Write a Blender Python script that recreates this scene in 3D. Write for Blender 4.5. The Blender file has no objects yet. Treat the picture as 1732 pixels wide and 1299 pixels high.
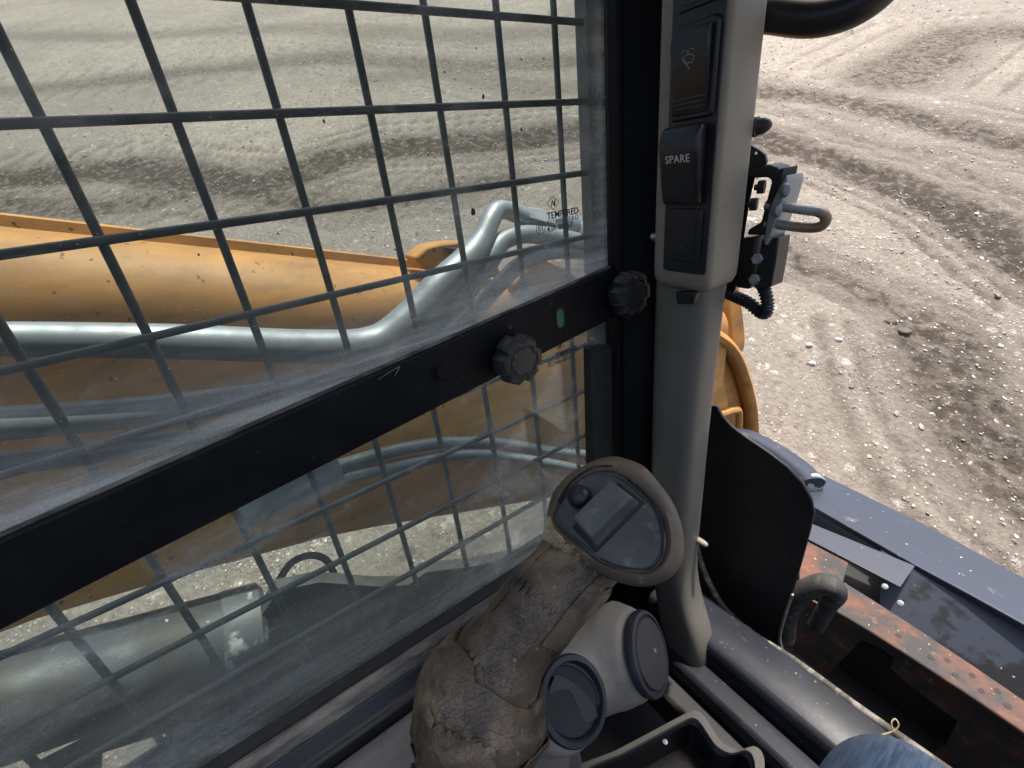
import bpy, bmesh, math, random
import numpy as np
from mathutils import Vector, Matrix, noise as mnoise

random.seed(7)
rng = np.random.default_rng(11)
scene = bpy.context.scene
col = scene.collection

# ------------------------------------------------------------------ camera
# Machine axes: +X right, +Y forward, +Z up; the camera is the origin (operator's eyes).
FPX, W0, H0 = 748.0, 1732.0, 1299.0
_y = Vector((1314, 525, -748)).normalized()
_d = Vector((189, -1540, -748)).normalized()
_d = (_d - _d.dot(_y) * _y).normalized()
_z = -_d
_x = _y.cross(_z)
ROT = Matrix((_x, _y, _z))                     # camera axes -> machine axes
cam_data = bpy.data.cameras.new('camera')
cam = bpy.data.objects.new('camera', cam_data)
col.objects.link(cam)
cam.matrix_world = ROT.to_4x4()
cam_data.sensor_width = 36.0
cam_data.lens = 36.0 * FPX / W0
cam_data.clip_start = 0.01
cam_data.clip_end = 3000
scene.camera = cam

# ------------------------------------------------------------------ light
SUN = Vector((0.03, 0.18, 1.0)).normalized()
world = bpy.data.worlds.new('World')
scene.world = world
world.use_nodes = True
wn = world.node_tree.nodes
sky = wn.new('ShaderNodeTexSky')
sky.sky_type = 'NISHITA'
sky.sun_disc = False
sky.sun_elevation = math.asin(SUN.z)
sky.sun_rotation = math.atan2(SUN.x, SUN.y)
sky.air_density = 1.0
sky.dust_density = 5.0
sky.ozone_density = 0.5
wn['Background'].inputs['Strength'].default_value = 0.15
world.node_tree.links.new(sky.outputs['Color'], wn['Background'].inputs['Color'])
sl = bpy.data.lights.new('sun', 'SUN')
sl.energy = 3.2
sl.angle = math.radians(0.55)
sl.color = (1.0, 0.95, 0.87)
sun = bpy.data.objects.new('sun', sl)
col.objects.link(sun)
sun.rotation_euler = SUN.to_track_quat('Z', 'Y').to_euler()
scene.view_settings.view_transform = 'Standard'
scene.view_settings.look = 'None'
scene.view_settings.gamma = 1.0
scene.view_settings.exposure = 1.0
scene.view_settings.use_curve_mapping = False
scene.render.engine = 'CYCLES'
scene.cycles.use_denoising = True
scene.cycles.max_bounces = 10
scene.cycles.diffuse_bounces = 5
scene.cycles.transparent_max_bounces = 24
scene.cycles.caustics_reflective = False
scene.cycles.caustics_refractive = False
scene.cycles.sample_clamp_indirect = 6.0

# ------------------------------------------------------------------ survey helpers
def ray(x, y):
    return ROT @ Vector((x - W0 / 2, -(y - H0 / 2), -FPX))
def P(x, y, ax, v):
    """point of the sight line through photo position x, y on the machine plane ax = v"""
    r = ray(x, y)
    return r * (v / r['xyz'.index(ax)])
def Pd(x, y, d):
    return ray(x, y) * (d / FPX)
def Pn(x, y, p0, n):
    r = ray(x, y)
    return r * (p0.dot(n) / r.dot(n))
def depth(p):
    return -(ROT.transposed() @ p).z
def PX(px, p):
    """size in metres of px photo pixels at point p"""
    return px * depth(p) / FPX

# ------------------------------------------------------------------ mesh helpers
def thing(name, loc, label, cat, group=None):
    o = bpy.data.objects.new(name, None)
    col.objects.link(o)
    o.empty_display_size = 0.05
    o.location = loc
    o['label'] = label
    o['category'] = cat
    if group: o['group'] = group
    return o
def tag(o, label, cat, group=None):
    o['label'] = label
    o['category'] = cat
    if group: o['group'] = group
    return o
def world_loc(o):
    v = Vector((0, 0, 0))
    while o is not None:
        v += o.location
        o = o.parent
    return v
def finish(name, bm, mat, parent=None, origin=None, bevel=0.0, seg=2, smooth=40, sub=0):
    """link a bmesh in machine coordinates as one mesh object under its parent"""
    bmesh.ops.recalc_face_normals(bm, faces=bm.faces)
    base = world_loc(parent) if parent is not None else Vector((0, 0, 0))
    off = origin if origin is not None else Vector((0, 0, 0))
    if parent is not None and origin is None: off = base
    for v in bm.verts: v.co -= off
    me = bpy.data.meshes.new(name)
    bm.to_mesh(me)
    bm.free()
    o = bpy.data.objects.new(name, me)
    col.objects.link(o)
    if parent is not None: o.parent = parent
    o.location = off - base
    if mat is not None: me.materials.append(mat)
    if smooth:
        for p in me.polygons: p.use_smooth = True
        me.set_sharp_from_angle(angle=math.radians(smooth))
    if sub:
        m = o.modifiers.new('subdivision', 'SUBSURF')
        m.levels = m.render_levels = sub
    if bevel:
        m = o.modifiers.new('bevel', 'BEVEL')
        m.width = bevel
        m.segments = seg
        m.limit_method = 'ANGLE'
        m.angle_limit = math.radians(35)
    return o
def add_prism(bm, pts, ext):
    a = [bm.verts.new(p) for p in pts]
    b = [bm.verts.new(p + ext) for p in pts]
    bm.faces.new(a)
    bm.faces.new(b[::-1])
    n = len(a)
    for i in range(n):
        bm.faces.new((a[i], b[i], b[(i + 1) % n], a[(i + 1) % n]))
def prism(name, pts, ext, mat, parent=None, **k):
    bm = bmesh.new()
    add_prism(bm, [Vector(p) for p in pts], Vector(ext))
    return finish(name, bm, mat, parent, **k)
def holed(name, outer, holes, ext, mat, parent=None, **k):
    bm = bmesh.new()
    edges = []
    for loop in [outer] + holes:
        vs = [bm.verts.new(p) for p in loop]
        edges += [bm.edges.new((vs[i], vs[(i + 1) % len(vs)])) for i in range(len(vs))]
    bmesh.ops.triangle_fill(bm, use_beauty=True, use_dissolve=False, edges=edges)
    r = bmesh.ops.extrude_face_region(bm, geom=bm.faces[:])
    bmesh.ops.translate(bm, vec=ext, verts=[g for g in r['geom'] if isinstance(g, bmesh.types.BMVert)])
    return finish(name, bm, mat, parent, **k)
def box(name, lo, hi, mat, parent=None, **k):
    bm = bmesh.new()
    x0, y0, z0 = lo
    x1, y1, z1 = hi
    add_prism(bm, [Vector(p) for p in ((x0, y0, z0), (x1, y0, z0), (x1, y1, z0), (x0, y1, z0))], Vector((0, 0, z1 - z0)))
    return finish(name, bm, mat, parent, **k)
def smooth_line(pts, n=6):
    pts = [Vector(p) for p in pts]
    out = []
    for i in range(len(pts) - 1):
        p0 = pts[max(i - 1, 0)]; p1 = pts[i]; p2 = pts[i + 1]; p3 = pts[min(i + 2, len(pts) - 1)]
        for k in range(n):
            t = k / n
            out.append(0.5 * ((2 * p1) + (p2 - p0) * t + (2 * p0 - 5 * p1 + 4 * p2 - p3) * t * t + (3 * p1 - p0 - 3 * p2 + p3) * t ** 3))
    out.append(pts[-1])
    return out
def add_loft(bm, rings, caps=True):
    rows = [[bm.verts.new(p) for p in r] for r in rings]
    n = len(rows[0])
    for a, b in zip(rows[:-1], rows[1:]):
        for i in range(n):
            bm.faces.new((a[i], a[(i + 1) % n], b[(i + 1) % n], b[i]))
    if caps:
        bm.faces.new(rows[0][::-1])
        bm.faces.new(rows[-1])
def tube_rings(line, rad, n=14, wob=0.0, flat=1.0):
    rings = []
    t0 = (line[1] - line[0]).normalized()
    up = Vector((0, 0, 1)) if abs(t0.z) < 0.9 else Vector((1, 0, 0))
    nx = t0.cross(up).normalized()
    for i, p in enumerate(line):
        t = (line[min(i + 1, len(line) - 1)] - line[max(i - 1, 0)]).normalized()
        nx = (nx - nx.dot(t) * t).normalized()
        ny = t.cross(nx)
        r = rad[i] if isinstance(rad, (list, tuple)) else rad
        ring = []
        for k in range(n):
            a = 2 * math.pi * k / n
            q = (nx * math.cos(a) + ny * math.sin(a) * flat) * r
            if wob: q *= 1 + wob * mnoise.noise((p + q) * 28)
            ring.append(p + q)
        rings.append(ring)
    return rings
def tube(name, pts, r, mat, parent=None, n=14, sm=6, wob=0.0, flat=1.0, **k):
    line = smooth_line(pts, sm) if sm else [Vector(p) for p in pts]
    if isinstance(r, (list, tuple)) and sm:
        rr = []
        for i in range(len(r) - 1):
            rr += [r[i] + (r[i + 1] - r[i]) * j / sm for j in range(sm)]
        r = rr + [r[-1]]
    bm = bmesh.new()
    add_loft(bm, tube_rings(line, r, n, wob, flat))
    return finish(name, bm, mat, parent, **k)
def basis(axis):
    axis = axis.normalized()
    up = Vector((0, 0, 1)) if abs(axis.z) < 0.9 else Vector((0, 1, 0))
    u = up.cross(axis).normalized()
    return u, axis.cross(u), axis
def lathe(name, o, axis, prof, mat, parent=None, n=32, lobes=0, lobe=0.0, squash=1.0, **k):
    u, v, w = basis(Vector(axis))
    bm = bmesh.new()
    rings = []
    for r, h in prof:
        ring = []
        for i in range(n):
            a = 2 * math.pi * i / n
            rr = max(r, 1e-5)
            if lobes and r > 0.012:
                c = math.cos(lobes * a)
                rr *= 1 + lobe * (1 - abs(c) ** 1.6 * 2 if c < 0 else 0.6)
            ring.append(o + u * rr * math.cos(a) * squash + v * rr * math.sin(a) + w * h)
        rings.append(ring)
    add_loft(bm, rings)
    bmesh.ops.remove_doubles(bm, verts=bm.verts, dist=2e-5)
    return finish(name, bm, mat, parent, **k)
def rrect(w, h, r, n=5):
    out = []
    for cx, cy, a0 in ((w / 2 - r, h / 2 - r, 0), (-w / 2 + r, h / 2 - r, 90), (-w / 2 + r, -h / 2 + r, 180), (w / 2 - r, -h / 2 + r, 270)):
        for k in range(n + 1):
            a = math.radians(a0 + 90 * k / n)
            out.append((cx + r * math.cos(a), cy + r * math.sin(a)))
    return out
class Frame:
    def __init__(s, o, ux, uy):
        s.o = Vector(o); s.ux = Vector(ux).normalized(); s.uy = Vector(uy).normalized()
        s.n = s.ux.cross(s.uy)
    def __call__(s, u, v, h=0.0): return s.o + s.ux * u + s.uy * v + s.n * h
def slab(name, fr, w, h, r, z0, z1, mat, parent=None, cu=0, cv=0, shrink=1.0, **k):
    pts = rrect(w, h, r)
    bm = bmesh.new()
    add_loft(bm, [[fr(cu + x, cv + y, z0) for x, y in pts], [fr(cu + x * shrink, cv + y * (1 - (1 - shrink) * w / h), z1) for x, y in pts]])
    return finish(name, bm, mat, parent, **k)
def text_mesh(name, body, fr, size, mat, parent=None, cu=0, cv=0, h=0.0, thick=0.0002, spacing=1.0, bold=0.0, align='CENTER'):
    cu_ = bpy.data.curves.new(name, 'FONT')
    cu_.body = body
    cu_.size = size
    cu_.align_x = align
    cu_.align_y = 'CENTER'
    cu_.extrude = thick
    cu_.space_character = spacing
    cu_.offset = bold
    cu_.resolution_u = 3
    tmp = bpy.data.objects.new(name, cu_)
    col.objects.link(tmp)
    bpy.context.view_layer.update()
    me = bpy.data.meshes.new_from_object(tmp.evaluated_get(bpy.context.evaluated_depsgraph_get()))
    bpy.data.objects.remove(tmp)
    bm = bmesh.new()
    bm.from_mesh(me)
    bpy.data.meshes.remove(me)
    for v in bm.verts: v.co = fr(cu + v.co.x, cv + v.co.y, h + v.co.z)
    return finish(name, bm, mat, parent, smooth=0)

# ------------------------------------------------------------------ materials
def new_mat(name):
    m = bpy.data.materials.new(name)
    m.use_nodes = True
    nt = m.node_tree
    return m, nt, nt.nodes['Principled BSDF']
def nd(nt, t, **k):
    n = nt.nodes.new(t)
    for a, b in k.items():
        if a in n.inputs: n.inputs[a].default_value = b
        else: setattr(n, a, b)
    return n
def noise_fac(nt, scale, lo, hi, detail=6, rough=0.6, stretch=None, coord='Object', dist=0.0):
    tc = nd(nt, 'ShaderNodeTexCoord')
    mp = nd(nt, 'ShaderNodeMapping')
    if stretch: mp.inputs['Scale'].default_value = stretch
    nt.links.new(tc.outputs[coord], mp.inputs['Vector'])
    nz = nd(nt, 'ShaderNodeTexNoise', Scale=scale, Detail=detail, Roughness=rough, Distortion=dist)
    nt.links.new(mp.outputs['Vector'], nz.inputs['Vector'])
    mr = nd(nt, 'ShaderNodeMapRange')
    mr.inputs['From Min'].default_value = lo
    mr.inputs['From Max'].default_value = hi
    nt.links.new(nz.outputs['Fac'], mr.inputs['Value'])
    return mr.outputs['Result']
def mixc(nt, fac, a, b):
    mx = nd(nt, 'ShaderNodeMix', data_type='RGBA')
    L = nt.links
    if hasattr(fac, 'is_output'): L.new(fac, mx.inputs[0])
    else: mx.inputs[0].default_value = fac
    for s, i in ((a, 6), (b, 7)):
        if hasattr(s, 'is_output'): L.new(s, mx.inputs[i])
        else: mx.inputs[i].default_value = (*s, 1)
    return mx.outputs[2]
def mathn(nt, op, a, b=0.0, clamp=False):
    m = nd(nt, 'ShaderNodeMath', operation=op, use_clamp=clamp)
    for s, i in ((a, 0), (b, 1)):
        if hasattr(s, 'is_output'): nt.links.new(s, m.inputs[i])
        else: m.inputs[i].default_value = s
    return m.outputs[0]
def surf(name, c1, c2=None, scale=14, lo=.35, hi=.65, rough=.5, rough2=None, metal=0.0, bump=0.0, bscale=120, bdist=.002,
         dirt=None, dscale=30, dlo=.52, dhi=.7, stretch=None, spec=None, coat=0.0, specks=None, sscale=220, slo=.68, shi=.72, metal2=None, dstretch=None):
    m, nt, b = new_mat(name)
    c = c1
    rfac = None
    if c2 is not None:
        f = noise_fac(nt, scale, lo, hi, stretch=stretch)
        c = mixc(nt, f, c1, c2)
        rfac = f
    if dirt is not None:
        f = noise_fac(nt, dscale, dlo, dhi, detail=8, rough=.65, stretch=dstretch)
        c = mixc(nt, f, c, dirt)
        rfac = f if rfac is None else rfac
    if specks is not None:
        f = noise_fac(nt, sscale, slo, shi, detail=2)
        c = mixc(nt, f, c, specks)
    if hasattr(c, 'is_output'): nt.links.new(c, b.inputs['Base Color'])
    else: b.inputs['Base Color'].default_value = (*c, 1)
    b.inputs['Roughness'].default_value = rough
    b.inputs['Metallic'].default_value = metal
    if spec is not None: b.inputs['Specular IOR Level'].default_value = spec
    if coat: b.inputs['Coat Weight'].default_value = coat
    if rough2 is not None and rfac is not None:
        mr = nd(nt, 'ShaderNodeMapRange')
        mr.inputs['To Min'].default_value = rough
        mr.inputs['To Max'].default_value = rough2
        nt.links.new(rfac, mr.inputs['Value'])
        nt.links.new(mr.outputs['Result'], b.inputs['Roughness'])
    if metal2 is not None and rfac is not None:
        mr = nd(nt, 'ShaderNodeMapRange')
        mr.inputs['To Min'].default_value = metal
        mr.inputs['To Max'].default_value = metal2
        nt.links.new(rfac, mr.inputs['Value'])
        nt.links.new(mr.outputs['Result'], b.inputs['Metallic'])
    if bump:
        f = noise_fac(nt, bscale, 0, 1, detail=5)
        bp = nd(nt, 'ShaderNodeBump', Strength=bump, Distance=bdist)
        nt.links.new(f, bp.inputs['Height'])
        nt.links.new(bp.outputs['Normal'], b.inputs['Normal'])
    return m

M = {}
M['orange'] = surf('orange_paint', (.62, .31, .072), (.47, .225, .053), 6, .3, .7, rough=.55, rough2=.7, dirt=(.15, .09, .048), dscale=9, dlo=.36, dhi=.74, dstretch=(1, .35, 1), specks=(.09, .055, .03), sscale=70, slo=.69, shi=.72, bump=.08, bscale=40)
M['galv'] = surf('galvanised_steel', (.36, .40, .42), (.22, .25, .27), 16, .3, .7, rough=.42, rough2=.62, metal=.55, dirt=(.20, .17, .14), dscale=14, dlo=.55, dhi=.8, bump=.1, bscale=90)
M['galv_rust'] = surf('rust_bitten_steel', (.44, .47, .48), (.30, .20, .13), 18, .45, .62, rough=.5, metal=.4, bump=.15, bscale=80)
M['guard'] = surf('guard_black_paint', (.075, .088, .10), (.11, .122, .135), 40, .4, .65, rough=.5, dirt=(.17, .165, .15), dscale=70, dlo=.58, dhi=.8, bump=.1, bscale=150)
M['black'] = surf('black_satin_paint', (.006, .0068, .009), (.011, .012, .014), 20, .4, .7, rough=.5, rough2=.62, dirt=(.06, .056, .05), dscale=45, dlo=.66, dhi=.85, specks=(.14, .13, .12), sscale=190, slo=.75, shi=.79, bump=.05, bscale=200, spec=.2)
M['post'] = surf('post_black_paint', (.005, .0055, .007), (.009, .0095, .010), 16, .4, .7, rough=.6, dirt=(.05, .047, .04), dscale=55, dlo=.66, dhi=.82, specks=(.10, .095, .08), sscale=170, slo=.74, shi=.78, spec=.18)
M['blackpl'] = surf('black_plastic', (.012, .013, .016), (.02, .021, .024), 60, .4, .7, rough=.4, bump=.06, bscale=900, bdist=.0004, dirt=(.06, .06, .06), dscale=90, dlo=.66, dhi=.82)
M['switch'] = surf('switch_black_plastic', (.010, .012, .016), (.016, .018, .022), 60, .4, .7, rough=.28, rough2=.4, dirt=(.07, .07, .07), dscale=120, dlo=.68, dhi=.84)
M['trim'] = surf('grey_trim_plastic', (.28, .252, .205), (.235, .21, .17), 9, .3, .7, rough=.42, rough2=.55, dirt=(.12, .11, .095), dscale=26, dlo=.6, dhi=.85, specks=(.08, .075, .07), sscale=130, slo=.735, shi=.76, bump=.08, bscale=700, bdist=.0005)
M['cover'] = surf('dark_grey_trim_plastic', (.18, .166, .14), (.145, .134, .113), 9, .3, .7, rough=.38, rough2=.5, dirt=(.06, .055, .048), dscale=26, dlo=.6, dhi=.85, specks=(.25, .24, .22), sscale=130, slo=.75, shi=.77, bump=.06, bscale=700, bdist=.0005)
M['duct'] = surf('duct_grey_plastic', (.33, .29, .235), (.255, .225, .18), 10, .3, .7, rough=.5, rough2=.6, dirt=(.17, .155, .13), dscale=22, dlo=.55, dhi=.8, bump=.06, bscale=600, bdist=.0005, specks=(.45, .43, .40), sscale=120, slo=.74, shi=.77)
M['console'] = surf('console_grey_plastic', (.20, .19, .18), (.15, .145, .135), 14, .3, .7, rough=.6, dirt=(.11, .10, .085), dscale=30, dlo=.5, dhi=.8, specks=(.32, .30, .26), sscale=150, slo=.73, shi=.76)
M['rubber'] = surf('black_rubber', (.014, .014, .015), (.026, .025, .024), 40, .4, .7, rough=.7, dirt=(.10, .09, .075), dscale=60, dlo=.6, dhi=.8, bump=.15, bscale=300)
M['dustyrail'] = surf('dusty_rail', (.055, .055, .058), (.09, .085, .078), 12, .35, .65, rough=.6, dirt=(.36, .33, .27), dscale=34, dlo=.42, dhi=.68, dstretch=(1, .25, 1), bump=.15, bscale=200)
M['seal'] = surf('grimy_seal', (.05, .047, .042), (.22, .20, .165), 42, .45, .62, rough=.75, bump=.3, bscale=220, stretch=(1, .3, 1))
M['knob'] = surf('knob_black_plastic', (.022, .023, .026), (.035, .036, .038), 60, .4, .7, rough=.42, dirt=(.16, .155, .145), dscale=75, dlo=.62, dhi=.8, bump=.12, bscale=500, bdist=.0006)
M['bolt'] = surf('bolt_steel', (.40, .41, .42), (.25, .25, .25), 60, .4, .65, rough=.4, metal=.8)
M['darkbolt'] = surf('dark_bolt', (.035, .035, .038), (.07, .065, .06), 60, .4, .65, rough=.5, metal=.4)
M['green'] = surf('green_indicator', (.03, .20, .09), (.04, .16, .08), 50, rough=.45)
M['white_ink'] = surf('pale_print', (.62, .65, .66), rough=.5)
M['icon_ink'] = surf('teal_print', (.42, .50, .47), rough=.5)
M['glass_ink'] = surf('dark_glass_etching', (.02, .025, .022), rough=.6)
M['face'] = surf('grip_face_plastic', (.080, .082, .080), (.055, .057, .056), 30, .35, .65, rough=.42, rough2=.6, dirt=(.22, .21, .18), dscale=55, dlo=.56, dhi=.78, bump=.1, bscale=300, bdist=.0006)
M['rocker'] = surf('worn_rocker_plastic', (.115, .117, .114), (.07, .072, .071), 45, .35, .65, rough=.35, rough2=.5, dirt=(.30, .29, .26), dscale=90, dlo=.6, dhi=.8, bump=.1, bscale=300, bdist=.0006)
M['rim'] = surf('worn_rim_foam', (.15, .108, .066), (.075, .060, .046), 14, .40, .62, rough=.55, dirt=(.33, .26, .165), dscale=60, dlo=.60, dhi=.72, bump=.3, bscale=220, bdist=.001)
M['bluegrey'] = surf('blue_black_paint', (.040, .048, .070), (.028, .034, .050), 8, .3, .7, rough=.30, rough2=.42, dirt=(.22, .21, .20), dscale=24, dlo=.62, dhi=.85, specks=(.5, .5, .5), sscale=70, slo=.735, shi=.76, bump=.06, bscale=60)
M['bluedark'] = surf('peeling_blue_black_paint', (.040, .047, .066), (.010, .011, .014), 9, .50, .56, rough=.4, rough2=.55, dirt=(.12, .11, .10), dscale=26, dlo=.62, dhi=.85, specks=(.45, .42, .36), sscale=80, slo=.74, shi=.77, bump=.12, bscale=40)
M['rust'] = surf('rusty_steel', (.125, .052, .032), (.036, .034, .034), 11, .40, .54, rough=.75, dirt=(.21, .10, .052), dscale=28, dlo=.56, dhi=.76, specks=(.40, .34, .27), sscale=110, slo=.70, shi=.75, bump=.35, bscale=110)
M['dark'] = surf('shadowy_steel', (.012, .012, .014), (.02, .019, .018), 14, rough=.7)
M['interior'] = surf('cab_lining', (.09, .088, .082), (.075, .072, .068), 10, rough=.75)
M['cylpaint'] = surf('grey_cylinder_paint', (.085, .092, .102), (.05, .054, .06), 12, .38, .6, rough=.45, rough2=.6, dirt=(.045, .042, .036), dscale=13, dlo=.42, dhi=.62, specks=(.5, .52, .52), sscale=60, slo=.72, shi=.75, bump=.1, bscale=50)
M['fender'] = surf('pale_fender_paint', (.36, .39, .42), (.28, .30, .32), 10, .35, .65, rough=.5, dirt=(.15, .14, .12), dscale=24, dlo=.55, dhi=.8)
M['cap'] = surf('pale_cap', (.42, .44, .44), (.30, .31, .31), 40, rough=.5)
M['straw'] = surf('dry_straw', (.45, .36, .20), (.32, .25, .14), 80, rough=.8)
M['clod'] = surf('earth_clod', (.10, .078, .06), (.15, .12, .095), 60, rough=.95, bump=.5, bscale=120)

M['hose'] = surf('dusty_grey_rubber', (.045, .046, .043), (.028, .028, .026), 30, .35, .65, rough=.8, dirt=(.13, .12, .10), dscale=50, dlo=.5, dhi=.75, bump=.4, bscale=180)
# worn grip skin: cracked, stained imitation leather
def grip_mat():
    m, nt, b = new_mat('worn_grip_skin')
    L = nt.links
    tc = nd(nt, 'ShaderNodeTexCoord')
    wz = nd(nt, 'ShaderNodeTexNoise', Scale=24.0, Detail=3.0)
    L.new(tc.outputs['Object'], wz.inputs['Vector'])
    warp = nd(nt, 'ShaderNodeMix', data_type='RGBA', blend_type='LINEAR_LIGHT')
    warp.inputs[0].default_value = .03
    L.new(tc.outputs['Object'], warp.inputs[6]); L.new(wz.outputs['Color'], warp.inputs[7])
    ck = None
    for sc, th, off in ((45, .007, 0), (62, .008, 3.1), (85, .010, 7.7), (115, .012, 1.7), (150, .015, 5.2)):
        mp = nd(nt, 'ShaderNodeMapping')
        mp.inputs['Location'].default_value = (off, off * .7, -off)
        mp.inputs['Rotation'].default_value = (off, off * 1.3, off * .4)
        mp.inputs['Scale'].default_value = (1, .55, 1)
        L.new(tc.outputs['Object'], mp.inputs['Vector'])
        z = nd(nt, 'ShaderNodeTexNoise', Scale=float(sc), Detail=1.5)
        L.new(mp.outputs['Vector'], z.inputs['Vector'])
        ab = mathn(nt, 'ABSOLUTE', mathn(nt, 'SUBTRACT', z.outputs['Fac'], .5))
        mr = nd(nt, 'ShaderNodeMapRange')
        mr.inputs['From Min'].default_value = 0
        mr.inputs['From Max'].default_value = th
        L.new(ab, mr.inputs['Value'])
        ln = mathn(nt, 'MAXIMUM', mr.outputs['Result'], noise_fac(nt, sc * .8, .50, .56, detail=2))
        ck = ln if ck is None else mathn(nt, 'MULTIPLY', ck, ln)
    base = mixc(nt, noise_fac(nt, 17, .38, .62, detail=8), (.050, .037, .025), (.125, .094, .061))
    base = mixc(nt, noise_fac(nt, 12, .50, .62), base, (.26, .20, .125))
    base = mixc(nt, noise_fac(nt, 14, .52, .64, detail=3), base, (.155, .105, .070))
    base = mixc(nt, noise_fac(nt, 15, .53, .66, detail=5, stretch=(1, 1.2, .8)), base, (.038, .035, .032))
    inv = mathn(nt, 'SUBTRACT', 1.0, ck)
    base = mixc(nt, mathn(nt, 'MULTIPLY', inv, .32), base, (.022, .019, .016))
    base = mixc(nt, noise_fac(nt, 150, .66, .74, detail=3), base, (.30, .25, .18))
    L.new(base, b.inputs['Base Color'])
    b.inputs['Roughness'].default_value = .42
    bp = nd(nt, 'ShaderNodeBump', Strength=.8, Distance=.0014)
    hn = noise_fac(nt, 120, 0, 1, detail=6)
    L.new(mathn(nt, 'ADD', mathn(nt, 'MULTIPLY', ck, .35), mathn(nt, 'ADD', mathn(nt, 'MULTIPLY', hn, .8), noise_fac(nt, 34, 0, 1, detail=6, rough=.65))), bp.inputs['Height'])
    L.new(bp.outputs['Normal'], b.inputs['Normal'])
    return m
M['grip'] = grip_mat()
M['foam'] = surf('bare_grip_foam', (.42, .33, .19), (.24, .18, .10), 60, .4, .62, rough=.85, bump=.6, bscale=260, bdist=.0015, dirt=(.12, .095, .065), dscale=90, dlo=.55, dhi=.7)

def denim_mat():
    m, nt, b = new_mat('blue_denim')
    L = nt.links
    tc = nd(nt, 'ShaderNodeTexCoord')
    w = nd(nt, 'ShaderNodeTexWave', wave_type='BANDS', bands_direction='DIAGONAL', Scale=420.0, Distortion=3.0, Detail=2.0)
    L.new(tc.outputs['Object'], w.inputs['Vector'])
    f = noise_fac(nt, 330, .36, .64, detail=4, stretch=(1, .07, .07))
    base = mixc(nt, f, (.03, .075, .15), (.15, .25, .38))
    base = mixc(nt, mathn(nt, 'MULTIPLY', noise_fac(nt, 20, .4, .65), .4), base, (.12, .21, .33))
    L.new(base, b.inputs['Base Color'])
    b.inputs['Roughness'].default_value = .9
    b.inputs['Sheen Weight'].default_value = .3
    bp = nd(nt, 'ShaderNodeBump', Strength=.7, Distance=.0010)
    L.new(mathn(nt, 'ADD', w.outputs['Fac'], f), bp.inputs['Height'])
    L.new(bp.outputs['Normal'], b.inputs['Normal'])
    return m
M['denim'] = denim_mat()

def glass_mat(name, tint, base, smear, edge):
    """window pane: clear tinted glass that carries dust, thickest along its seal (vertex attribute 'dust')"""
    m, nt, b = new_mat(name)
    L = nt.links
    nt.nodes.remove(b)
    out = nt.nodes['Material Output']
    tr = nd(nt, 'ShaderNodeBsdfTransparent')
    tr.inputs['Color'].default_value = (*tint, 1)
    gl = nd(nt, 'ShaderNodeBsdfGlossy', Roughness=.03)
    gl.inputs['Color'].default_value = (.9, .95, 1, 1)
    fr = nd(nt, 'ShaderNodeFresnel', IOR=1.45)
    mx = nd(nt, 'ShaderNodeMixShader')
    L.new(mathn(nt, 'MULTIPLY', fr.outputs['Fac'], .07), mx.inputs[0]); L.new(tr.outputs[0], mx.inputs[1]); L.new(gl.outputs[0], mx.inputs[2])
    df = nd(nt, 'ShaderNodeBsdfDiffuse')
    tl = nd(nt, 'ShaderNodeBsdfTranslucent')
    for s in (df, tl): s.inputs['Color'].default_value = (.76, .80, .78, 1)
    dm = nd(nt, 'ShaderNodeMixShader')
    dm.inputs[0].default_value = .5
    L.new(df.outputs[0], dm.inputs[1]); L.new(tl.outputs[0], dm.inputs[2])
    at = nd(nt, 'ShaderNodeAttribute', attribute_name='dust')
    n1 = noise_fac(nt, 7, .50, .74, detail=10, rough=.75, stretch=(1, .7, 1), dist=.8)
    n2 = noise_fac(nt, 34, .54, .76, detail=9, rough=.75, dist=1.5)
    ns = noise_fac(nt, 22, .40, .66, detail=7, rough=.7, stretch=(1, .12, 1.6))
    sc = noise_fac(nt, 60, .62, .74, detail=4, rough=.6, stretch=(1, .18, 1.0))
    n3 = noise_fac(nt, 230, .69, .76, detail=2)
    fine = noise_fac(nt, 300, .3, .8, detail=3)
    d = mathn(nt, 'MULTIPLY', n1, smear)
    d = mathn(nt, 'ADD', d, mathn(nt, 'MULTIPLY', mathn(nt, 'MULTIPLY', n2, n1), smear * 3.0))
    d = mathn(nt, 'ADD', d, mathn(nt, 'MULTIPLY', sc, smear * .55))
    d = mathn(nt, 'ADD', d, base)
    e = mathn(nt, 'MULTIPLY', at.outputs['Fac'], mathn(nt, 'ADD', mathn(nt, 'MULTIPLY', ns, .85), .25))
    d = mathn(nt, 'ADD', d, mathn(nt, 'MULTIPLY', e, edge))
    d = mathn(nt, 'MULTIPLY', d, mathn(nt, 'ADD', mathn(nt, 'MULTIPLY', fine, .45), .75))
    d = mathn(nt, 'ADD', d, mathn(nt, 'MULTIPLY', n3, .35), clamp=True)
    m2 = nd(nt, 'ShaderNodeMixShader')
    L.new(d, m2.inputs[0]); L.new(mx.outputs[0], m2.inputs[1]); L.new(dm.outputs[0], m2.inputs[2])
    L.new(m2.outputs[0], out.inputs['Surface'])
    return m
M['glass_up'] = glass_mat('dusty_glass', (.725, .765, .75), .022, .18, 1.0)
M['glass_low'] = glass_mat('very_dusty_glass', (.78, .84, .815), .035, .46, .52)

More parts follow.
